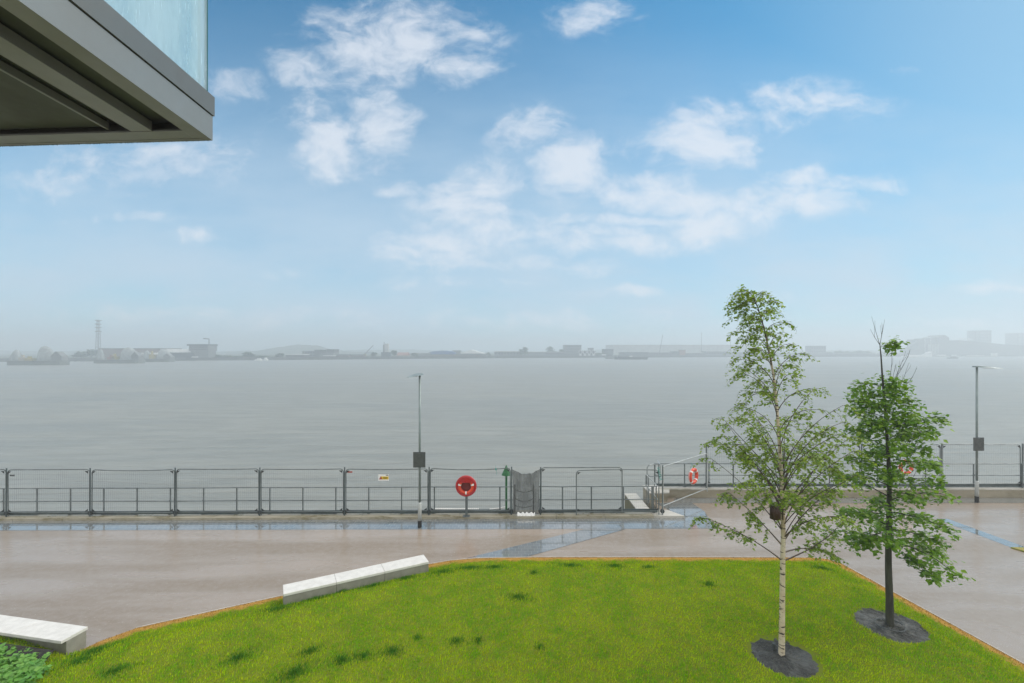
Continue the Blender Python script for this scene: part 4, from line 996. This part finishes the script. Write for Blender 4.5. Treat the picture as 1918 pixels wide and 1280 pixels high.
# lattice mast
D = bankD(180)+25; mt = empty('lattice_mast', (X_(180, D), D, LZ), 'tall thin lattice mast rising above the barrier piers', 'mast')
b = MB(); zt = Zp(599, D); Xm = X_(180.5, D)
def wm_(z): return 2.3-1.35*(z-LZ)/(zt-LZ)
lv = [LZ+(zt-LZ)*k/12 for k in range(13)]
for sx, sy in ((-1, -1), (1, -1), (1, 1), (-1, 1)): b.tube([(Xm+sx*wm_(z)/1.4, D+2+sy*wm_(z)/1.4, z) for z in lv], .18, 4)
for z0, z1 in zip(lv[:-1], lv[1:]):
    for (p, q) in (((-1, -1), (1, -1)), ((1, -1), (1, 1)), ((1, 1), (-1, 1)), ((-1, 1), (-1, -1))):
        b.tube([(Xm+p[0]*wm_(z0)/1.4, D+2+p[1]*wm_(z0)/1.4, z0), (Xm+q[0]*wm_(z1)/1.4, D+2+q[1]*wm_(z1)/1.4, z1)], .10, 4)
        b.tube([(Xm+p[0]*wm_(z0)/1.4, D+2+p[1]*wm_(z0)/1.4, z1), (Xm+q[0]*wm_(z1)/1.4, D+2+q[1]*wm_(z1)/1.4, z0)], .10, 4)
b.build('lattice', FM['grey'], mt)
for py in (601, 608, 614, 622):
    b = MB(); z = Zp(py, D); b.box(Xm-1.8, Xm+1.8, D+.2, D+3.8, z, z+.7); b.build('platform', FM['grey'], mt)
# buildings, left to right
building(185, 300, 652.5, 'long dull shed with a flat roof behind the barrier piers', off=30, dep=30, wm='brick', rm='grey')
building(251, 355, 654, 'long pale roofed shed between the middle pier and the control tower', off=18, dep=24, wm='brick', rm='pale', roof='gable', ry=664)
building(316, 356, 660.5, 'low dark shed directly left of the control tower', off=6, dep=10, wm='dark', rm='grey')
D = bankD(372)+6
ct = empty('control_tower', (X_(372, D), D, LZ), 'blocky control tower with overhanging top floor and a raised arm on its roof', 'tower')
b = MB(); b.box(X_(357, D), X_(390, D), D, D+12, LZ, Zp(658, D)); b.build('wall', FM['grey'], ct)
b = MB(); b.prism([(X_(355, D), D-1), (X_(391, D), D-1), (X_(391, D), D+13), (X_(355, D), D+13)], Zp(657.9, D), Zp(648, D)); b.build('upper_floors', FM['grey'], ct)
b = MB(); b.box(X_(352.5, D), X_(391.5, D), D-2, D+14, Zp(648, D)+.005, Zp(645, D)); b.build('roof', FM['dark'], ct)
for k in range(3):
    b = MB(); z = Zp(655.5-3*k, D); b.box(X_(357, D), X_(389, D), D-1.15, D-1.003, z, z+.7); b.build('window_band', FM['win'], ct)
b = MB(); b.tube([(X_(386.5, D), D+4, Zp(645, D)), (X_(386.5, D), D+4, Zp(635, D)), (X_(376, D), D+4, Zp(634.3, D))], .5, 6); b.build('roof_arm', FM['dark'], ct)
b = MB(); b.box(X_(358, D), X_(374, D), D-3.2, D-2.1, LZ+.2, LZ+1.6); tag(b.build('white_cabin', FM['white']), 'row of small white cabins at the foot of the control tower', 'cabin')
ftree(133, 158, 658, 'dark hazy tree left of the lattice mast', 40, seed=1); ftree(150, 178, 654, 'broad hazy tree right at the lattice mast', 42, seed=2)
ftree(395, 412, 665, 'low tree just right of the control tower', 12, seed=3); ftree(408, 430, 666.5, 'low spreading tree second right of the control tower', 10, seed=4)
ftree(430, 450, 668, 'very low tree left of the round riverside tree', 10, seed=5); ftree(452, 474, 660, 'round tree standing alone between the tower and the boats', 10, seed=6)
ftree(514, 529, 662, 'dark tree left of the low pale roofed building', 10, seed=7); ftree(474, 496, 667, 'low tree right of the round riverside tree', 14, seed=8)
building(535, 569, 664, 'low building with a white roof line under the hill', off=8, wm='dark', rm='white')
building(566, 604, 658, 'wide grey block under the hill, left of two stair towers', off=24, wm='grey', rm='dark', rows=2, cols=8)
building(589, 602, 655.5, 'square dark tower block at the left of the pair', off=14, wm='dark', rm='dark'); building(612, 626, 654.5, 'square dark tower block at the right of the pair', off=14, wm='dark', rm='dark')
building(598, 625, 660, 'grey office block joining the two tower blocks', off=10, wm='grey', rm='dark', rows=3, cols=7)
building(606, 625, 666, 'small shed with white roof before the tower blocks', off=3, dep=6, wm='grey', rm='white')
building(628, 653, 663.5, 'left half of a terrace of small grey houses', off=8, dep=8, wm='brick', rm='dark', roof='gable', ry=666, rows=1, cols=9)
building(654, 681, 663.8, 'right half of a terrace of small grey houses', off=8, dep=8, wm='brick', rm='dark', roof='gable', ry=666, rows=1, cols=9)
def crane(px0, py0, px1, py1, label, off=14, r_=.35):
    D = bankD(px0)+off; t = empty('crane', (X_(px0, D), D, LZ), label, 'crane', 'cranes on the far bank')
    b = MB(); X = X_(px0, D); b.box(X-2.2, X+1.8, D-1.5, D+1.5, LZ, LZ+1.2); b.box(X-1.6, X+1.4, D-1.2, D+1.2, LZ+1.205, LZ+3.6); b.build('cab', FM['yellow'], t)
    b = MB(); p0 = Vector((X, D, Zp(py0, D))); p1 = Vector((X_(px1, D), D, Zp(py1, D))); dr = (p1-p0).normalized(); sd = dr.cross(Vector((0, 1, 0)))
    for s in (-1, 1): b.tube([p0+sd*r_*s*1.4, p1+sd*r_*.3*s], .16, 4)
    n = 14
    for k in range(n): b.tube([p0.lerp(p1, k/n)+sd*r_*(1 if k % 2 else -1), p0.lerp(p1, (k+1)/n)+sd*r_*(-1 if k % 2 else 1)], .10, 4)
    b.build('jib', FM['dark'], t)
    b = MB(); b.tube([p1, Vector((p1.x, p1.y, p1.z-5))], .08, 4); b.build('cable', FM['dark'], t)
crane(683, 664, 699, 647, 'small crane with slanting jib left of the silo tower')
crane(1235, 662, 1241.5, 627, 'tall thin crane jib standing over the long pale shed')
ftree(692, 704, 659, 'dark tree between the small crane and the silo tower', 6, seed=9)
D = bankD(722)+8; sl_ = empty('silo_tower', (X_(722, D), D, LZ), 'narrow silo tower with a thin mast beside a red roof', 'silo')
b = MB(); b.box(X_(720.5, D), X_(727, D), D, D+5, LZ, Zp(644, D)); b.build('silo_body', FM['pale'], sl_)
b = MB(); b.box(X_(717.5, D), X_(720.3, D), D-.5, D+3, LZ, Zp(646, D)); b.build('lift_shaft', FM['grey'], sl_)
b = MB(); b.tube([(X_(719, D), D+1, Zp(646, D)), (X_(719, D), D+1, Zp(640.5, D))], .35, 6); b.build('mast', FM['dark'], sl_)
building(714, 731, 660, 'low dark base building around the silo tower', off=5, dep=3, wm='dark', rm='dark')
ftree(731, 743, 656.5, 'tree just right of the silo tower', 8, seed=10)
building(743, 763, 660.5, 'small building with a dull red roof right of the silo', off=12, wm='beige', rm='red', roof='gable', ry=666)
ftree(768, 781, 661, 'low dark tree right of the red roof', 8, seed=11)
building(778, 804, 661.5, 'low pale shed left of the blue warehouse', off=16, wm='grey', rm='pale')
building(802, 852, 657.5, 'warehouse with a curved blue roof', off=14, dep=30, wm='blue', rm='blue', roof='vault', ry=662.5)
building(848, 862, 656.6, 'small grey shed between the blue and the white warehouse', off=18, wm='grey', rm='grey')
building(858, 906, 655.5, 'warehouse with a bright white low pitched roof', off=14, dep=34, wm='grey', rm='white', roof='front', ry=662.5)
building(776, 911, 664, 'long low dark quayside building before the blue warehouse', off=3, dep=6, wm='conc', rm='dark', strip=(.2, 'brick'))
ftree(911, 919, 660, 'small dark tree right of the white warehouse', 6, seed=12)
building(926, 978, 658, 'long warehouse with a white roof edge, left of the tall bushy tree', off=14, dep=22, wm='grey', rm='white', rows=1, cols=9)
ftree(973, 990, 650, 'tall bushy tree in front of the white roofed warehouses', 4, seed=13)
building(988, 1022, 659, 'white roofed warehouse right of the tall bushy tree', off=16, dep=22, wm='grey', rm='white')
building(1022, 1057, 659.5, 'low shed with pale roof left of the dark office block', off=10, dep=16, wm='grey', rm='pale', rows=1, cols=8)
ftree(1023, 1042, 648.5, 'rounded tree rising behind the low pale roof', 34, seed=14); ftree(1044, 1057, 654, 'low tree just left of the dark office block', 24, seed=15)
building(1057, 1089, 646.5, 'four storey dark office block with flat roof', off=10, dep=16, wm='grey', rm='dark', rows=4, cols=8)
# arched terrace
D = bankD(1099)+5; ar = empty('arched_terrace', (X_(1099, D), D, LZ), 'dark terrace whose front carries a row of white pointed arches', 'terrace')
b = MB(); b.box(X_(1083, D), X_(1116, D), D, D+10, LZ, Zp(657.5, D)); b.build('wall', FM['dark'], ar)
for k in range(4):
    x0 = X_(1083+8.2*k, D); x1 = X_(1083+8.2*(k+1), D); xm = (x0+x1)/2; zt = Zp(655, D); z0 = Zp(665, D); zm = (zt+z0)/2
    b = MB(); b.tube([(xm, D-.4, z0), (x0+.5, D-.4, zm), (xm, D-.4, zt), (x1-.5, D-.4, zm), (xm, D-.4, z0)], .42, 6); b.build('arch', FM['white'], ar)
    b = MB(); b.box(x0+.8, x1-.8, D-.3, D-.01, LZ+.2, LZ+1.5); b.build('door', FM['white'], ar)
building(1104, 1112, 652, 'small roof tower above the arched terrace', off=18, wm='grey', rm='dark')
ftree(1116, 1130, 661, 'low tree right of the arched terrace', 8, seed=16)
building(1131, 1149, 654, 'dark block with pale pillars behind the moored barge', off=14, wm='dark', rm='grey', rows=2, cols=4)
building(1128, 1135, 664, 'small white cabin at the water behind the barge', cat='cabin', off=2, dep=3, wm='white', rm='white')
building(1148, 1420, 646.3, 'very long pale shed spanning the bank behind the crane', off=120, dep=60, wm='pale', rm='beige', strip=(.8, 'pale'))
building(1163, 1214, 660, 'low dark quay shed behind the barge bow', off=8, wm='dark', rm='dark'); building(1214, 1262, 660.5, 'low grey quay shed under the tall crane jib', off=10, wm='grey', rm='grey', rows=1, cols=10)
building(1262, 1272, 658.5, 'small dark hut left of the red machinery', off=7, wm='dark', rm='dark')
building(1273, 1284, 655.5, 'narrow reddish machinery tower on the quay', cat='machinery', off=7, dep=5, wm='red', rm='dark'); building(1285, 1322, 661, 'low grey shed right of the reddish machinery', off=9, wm='grey', rm='pale', rows=1, cols=7)
building(1322, 1362, 658.5, 'grey shed half behind the left side of the birch', off=9, wm='grey', rm='grey', rows=1, cols=8)
building(1362, 1402, 660, 'low dark shed seen through the birch leaves', off=9, wm='dark', rm='grey')
for px, yt, lb in ((1314, 622, 'thin hazy mast right of the tall crane jib'), (1827, 620, 'thin mast left of the hazy tower block'), (1368, 634, 'thin mast at the left edge of the birch')):
    D = bankD(px)+30; b = MB(); b.tube([(X_(px, D), D, LZ), (X_(px, D), D, Zp(yt, D))], [.45, .2], 6); b.box(X_(px, D)-.9, X_(px, D)+.9, D-.9, D+.9, Zp(yt, D)-3, Zp(yt, D)-2.5)
    tag(b.build('radio_mast', FM['grey']), lb, 'mast')
k_ = 17
for x0, x1, yt in ((1402, 1424, 661), (1424, 1446, 659), (1490, 1512, 661), (1548, 1566, 659), (1564, 1582, 657), (1580, 1602, 658), (1602, 1622, 656.5), (1618, 1640, 658), (1650, 1672, 659.5), (1672, 1692, 661)):
    lbs = ['low dark tree behind the birch leaves, left', 'low dark tree behind the middle of the birch', 'low hazy tree right of the birch crown', 'low hazy tree right of the square hazy block', 'taller hazy tree second right of the square block', 'low hazy tree in the middle of the row left of the darker tree', 'highest hazy tree left of the darker tree', 'hazy tree touching the bare top of the darker tree', 'low hazy tree right of the bare top twigs', 'low hazy tree at the foot of the conveyor']
    ftree(x0, x1, yt, lbs[k_-17], 40, seed=k_); k_ += 1
building(1446, 1490, 661, 'low shed hidden behind the birch crown', off=12, wm='grey', rm='grey'); building(1519, 1547, 648, 'square hazy block between the two trees', off=30, wm='grey', rm='dark', rows=2, cols=6)
building(1505, 1560, 661, 'long low pale building under the square hazy block', off=8, wm='grey', rm='pale'); building(1565, 1640, 662.5, 'long low grey quayside shed left of the darker tree', off=7, wm='grey', rm='grey', rows=1, cols=12)
building(1642, 1700, 662, 'low quayside shed right of the dark tree top', off=7, wm='grey', rm='pale')
# works with conveyor and silos
D = bankD(1780)+14; wk = empty('riverside_works', (X_(1780, D), D, LZ), 'big hazy works with conveyor, stepped roofs and a long roof sloping down right', 'works')
def wbox(x0, x1, yt, m, nm, y_=0, dep=20):
    b = MB(); b.box(X_(x0, D), X_(x1, D), D+y_, D+y_+dep, LZ, Zp(yt, D)); return b.build(nm, FM[m], wk)
wbox(1719, 1733, 636, 'grey', 'silo_block'); wbox(1733.2, 1757, 634, 'grey', 'main_hall', 1); wbox(1778.2, 1799, 638, 'grey', 'side_hall', 1)
b = MB(); pl = [(1757.2, 668), (1757.2, 633), (1764, 628), (1770, 628), (1778, 633), (1778, 668)]
b.add([(X_(a, D), D, max(LZ, Zp(c, D))) for a, c in pl]+[(X_(a, D), D+22, max(LZ, Zp(c, D))) for a, c in pl], [tuple(range(6)), tuple(range(6, 12))[::-1]]+[(i_, 6+i_, 6+(i_+1) % 6, (i_+1) % 6) for i_ in range(6)]); b.build('gabled_hall', FM['grey'], wk)
b = MB(); pl = [(1799.2, 668), (1799.2, 637.5), (1822, 639), (1880, 645), (1990, 651), (1990, 668)]
b.add([(X_(a, D), D+2, max(LZ, Zp(c, D))) for a, c in pl]+[(X_(a, D), D+32, max(LZ, Zp(c, D))) for a, c in pl], [tuple(range(6)), tuple(range(6, 12))[::-1]]+[(i_, 6+i_, 6+(i_+1) % 6, (i_+1) % 6) for i_ in range(6)]); b.build('long_sloping_hall', FM['grey'], wk)
b = MB()
for s in (0, 3):
    b.tube([(X_(1694, D), D-1+s, Zp(655, D)), (X_(1722, D), D-1+s, Zp(638, D)), (X_(1734, D), D-1+s, Zp(632.5, D))], .8, 6)
for a, c in ((1700, 651), (1708, 646), (1716, 641)): b.tube([(X_(a, D), D, LZ), (X_(a, D), D, Zp(c, D))], .35, 5)
b.build('conveyor', FM['grey'], wk)
b = MB()
for a in range(1800, 1826, 4): b.tube([(X_(a, D), D+3, Zp(639, D)), (X_(a, D), D+3, Zp(634.5, D))], .25, 4)
b.tube([(X_(1796, D), D+3, Zp(634.5, D)), (X_(1826, D), D+3, Zp(635.5, D))], .5, 5)
for a in (1731, 1742): b.tube([(X_(a, D), D-1.5, LZ), (X_(a, D), D-1.5, Zp(633, D))], .3, 5)
b.tube([(X_(1730, D), D-1.5, Zp(633, D)), (X_(1744, D), D-1.5, Zp(633, D))], .35, 5)
b.build('gantry', FM['white'], wk)
for a in range(1738, 1756, 5):
    b = MB(); b.tube([(X_(a, D), D-2, LZ), (X_(a, D), D-2, Zp(645, D))], 1.6, 12); b.build('silo', FM['pale'], wk)
building(1836, 1857, 619, 'tall hazy tower block behind the long sloping roof', off=150, dep=25, wm='grey', rm='grey', rows=8, cols=4); building(1908, 1928, 624, 'hazy tower block cut off by the right edge', off=190, dep=25, wm='grey', rm='grey', rows=7, cols=4)
building(1700, 1720, 655, 'low shed under the conveyor', off=10, wm='grey', rm='grey')
# boats
def hull(name, x0, x1, yb, yt, label, hm, cab, grp=None, bow=1, cat='boat', wid=5, rise=.9):
    D = (CZ-WATER_Z)*F/(yb-HY); a, c = X_(x0, D), X_(x1, D); zt = Zp(yt, D); L = c-a
    t = empty(name, ((a+c)/2, D, WATER_Z), label, cat, grp); vs = []; n = 16
    for i_ in range(n+1):
        s = i_/n if bow > 0 else 1-i_/n; w_ = wid/2*min(1, (1-s)*5+.03)*min(1, .7+s*3); zz = zt+rise*max(0, (s-.75)*4)**2; rk = (1.5 if L > 12 else .4)*max(0, (s-.8)*5)
        xx = a+L*i_/n; sg_ = -1 if bow > 0 else 1
        for yy_, z_, ww in ((-1, zz, 1), (-1, WATER_Z-.3, .8), (1, WATER_Z-.3, .8), (1, zz, 1)): vs.append((xx+(sg_*rk if z_ < WATER_Z else 0), D+yy_*w_*ww, z_))
    fs = [(4*i_+k, 4*i_+4+k, 4*i_+4+(k+1) % 4, 4*i_+(k+1) % 4) for i_ in range(n) for k in range(4)]+[(0,1,2,3), (4*n+3, 4*n+2, 4*n+1, 4*n)]
    b = MB(); b.add(vs, fs); b.build('hull', FM[hm], t)
    for (k0, k1, ky, kc) in cab:
        b = MB(); b.box(X_(k0, D), X_(k1, D), D-wid*.28, D+wid*.28, zt+.01, Zp(ky, D)); b.build('cabin', FM[kc], t)
        b = MB(); b.box(X_(k0, D)-.2, X_(k1, D)+.2, D-wid*.32, D+wid*.32, Zp(ky, D)+.003, Zp(ky, D)+.25); b.build('cabin_roof', FM['grey'], t)
    return t
hull('cargo_barge', 1151, 1215, 673.6, 669, 'long low dark barge with its bow to the right, lying mid river', 'dark', [(1180, 1184, 666.5, 'white'), (1158, 1176, 667.5, 'grey')], 'barges moored together', rise=.4, wid=7)
hull('cargo_barge', 1134, 1160, 672.6, 666.5, 'short blunt grey barge moored at the stern of the long one', 'grey', [(1138, 1146, 664.5, 'dark')], 'barges moored together', rise=.1, wid=6)
hull('white_boat', 1690, 1744, 669.2, 667, 'white ferry boat with a slanting superstructure below the works', 'white', [(1700, 1730, 665, 'white'), (1730, 1744, 663, 'white')], wid=6, rise=.4)
hull('white_boat', 1748, 1800, 669.0, 666.8, 'long white boat moored in the middle below the gabled hall', 'pale', [(1756, 1770, 664.5, 'white'), (1784, 1790, 665, 'white')], wid=6, rise=.3)
hull('white_boat', 1806, 1867, 669.0, 666.6, 'long white boat moored below the tower block', 'pale', [(1812, 1842, 665.5, 'white'), (1858, 1866, 661.5, 'white')], wid=6, rise=.3)
D = bankD(1737)-14; b = MB(); b.add([(X_(1728, D), D, -2.2), (X_(1745, D), D, -2.2), (X_(1745, D), D, Zp(658.5, D)), (X_(1728, D), D+5, -2.2), (X_(1745, D), D+5, -2.2), (X_(1745, D), D+5, Zp(658.5, D))], [(0,1,2),(5,4,3),(0,3,4,1),(1,4,5,2),(2,5,3,0)])
b.box(X_(1728, D), X_(1746, D), D-.5, D+6, WATER_Z-.4, -2.21); tag(b.build('boat_canopy', FM['white']), 'white sloping sail like canopy on a pontoon below the works', 'canopy')
hull('work_boat', 1775, 1796, 672.3, 670, 'small dark work boat in open water below the works', 'grey', [(1781, 1790, 668.7, 'grey')], wid=4, rise=.3)
# quayside red white and white details, left part
hull('white_boat', 478, 492, 676.0, 673.5, 'small white boat moored below the hill, left', 'white', [(482, 488, 671.5, 'white')], 'small white boats below the hill', wid=3, rise=.3)
hull('white_boat', 494, 503, 675.5, 673.2, 'small white boat moored below the hill, right', 'white', [(496, 500, 670, 'white')], 'small white boats below the hill', wid=3, rise=.3)
# hills
def hill(pts, D, dep, nm='hill'):
    b = MB(); n = len(pts); vs = []
    for a, c in pts: vs.append((X_(a, D), D-dep*.5, LZ-1))
    for a, c in pts: vs.append((X_(a, D)*1.05, D+dep*.25, Zp(c, D)+random.uniform(-1, 1)))
    for a, c in pts: vs.append((X_(a, D)*1.15, D+dep, LZ-1))
    b.add(vs, [(k*n+i_, k*n+i_+1, (k+1)*n+i_+1, (k+1)*n+i_) for k in range(2) for i_ in range(n-1)]); o = b.build(nm, M['land'], None, True); o['kind'] = 'structure'
def hp(x0, x1, f, st=9): return [(x, f(x)+random.uniform(-.5, .5)) for x in range(x0, x1, st)]
hill(hp(470, 700, lambda x: 659-14*math.exp(-((x-575)/45.)**2)-5*math.exp(-((x-520)/30.)**2)), 900, 160)
hill(hp(-200, 500, lambda x: 657+2*math.sin(x*.02)), 1000, 200); hill(hp(640, 1240, lambda x: 657+2*math.sin(x*.015)), 1300, 200)
hill(hp(1380, 2300, lambda x: 655+2*math.sin(x*.013)), 1200, 200)

# ------------------------------------------------------------------ haze
b = MB(); b.box(-2500, 2500, -80, 2600, WATER_Z-2.2, 50)
hz = bpy.data.materials.new('haze'); hz.use_nodes = True; t = NT(hz.node_tree); t.n.remove(t.n['Principled BSDF'])
pv = t.new('ShaderNodeVolumePrincipled'); pv.inputs['Color'].default_value = (.78, .86, .92, 1); pv.inputs['Density'].default_value = .00155; pv.inputs['Anisotropy'].default_value = .35
t.l.new(pv.outputs[0], t.n['Material Output'].inputs['Volume'])
o = b.build('haze', hz); o['kind'] = 'stuff'; o['label'] = 'pale grey blue drizzle haze over the river'; o['category'] = 'haze'
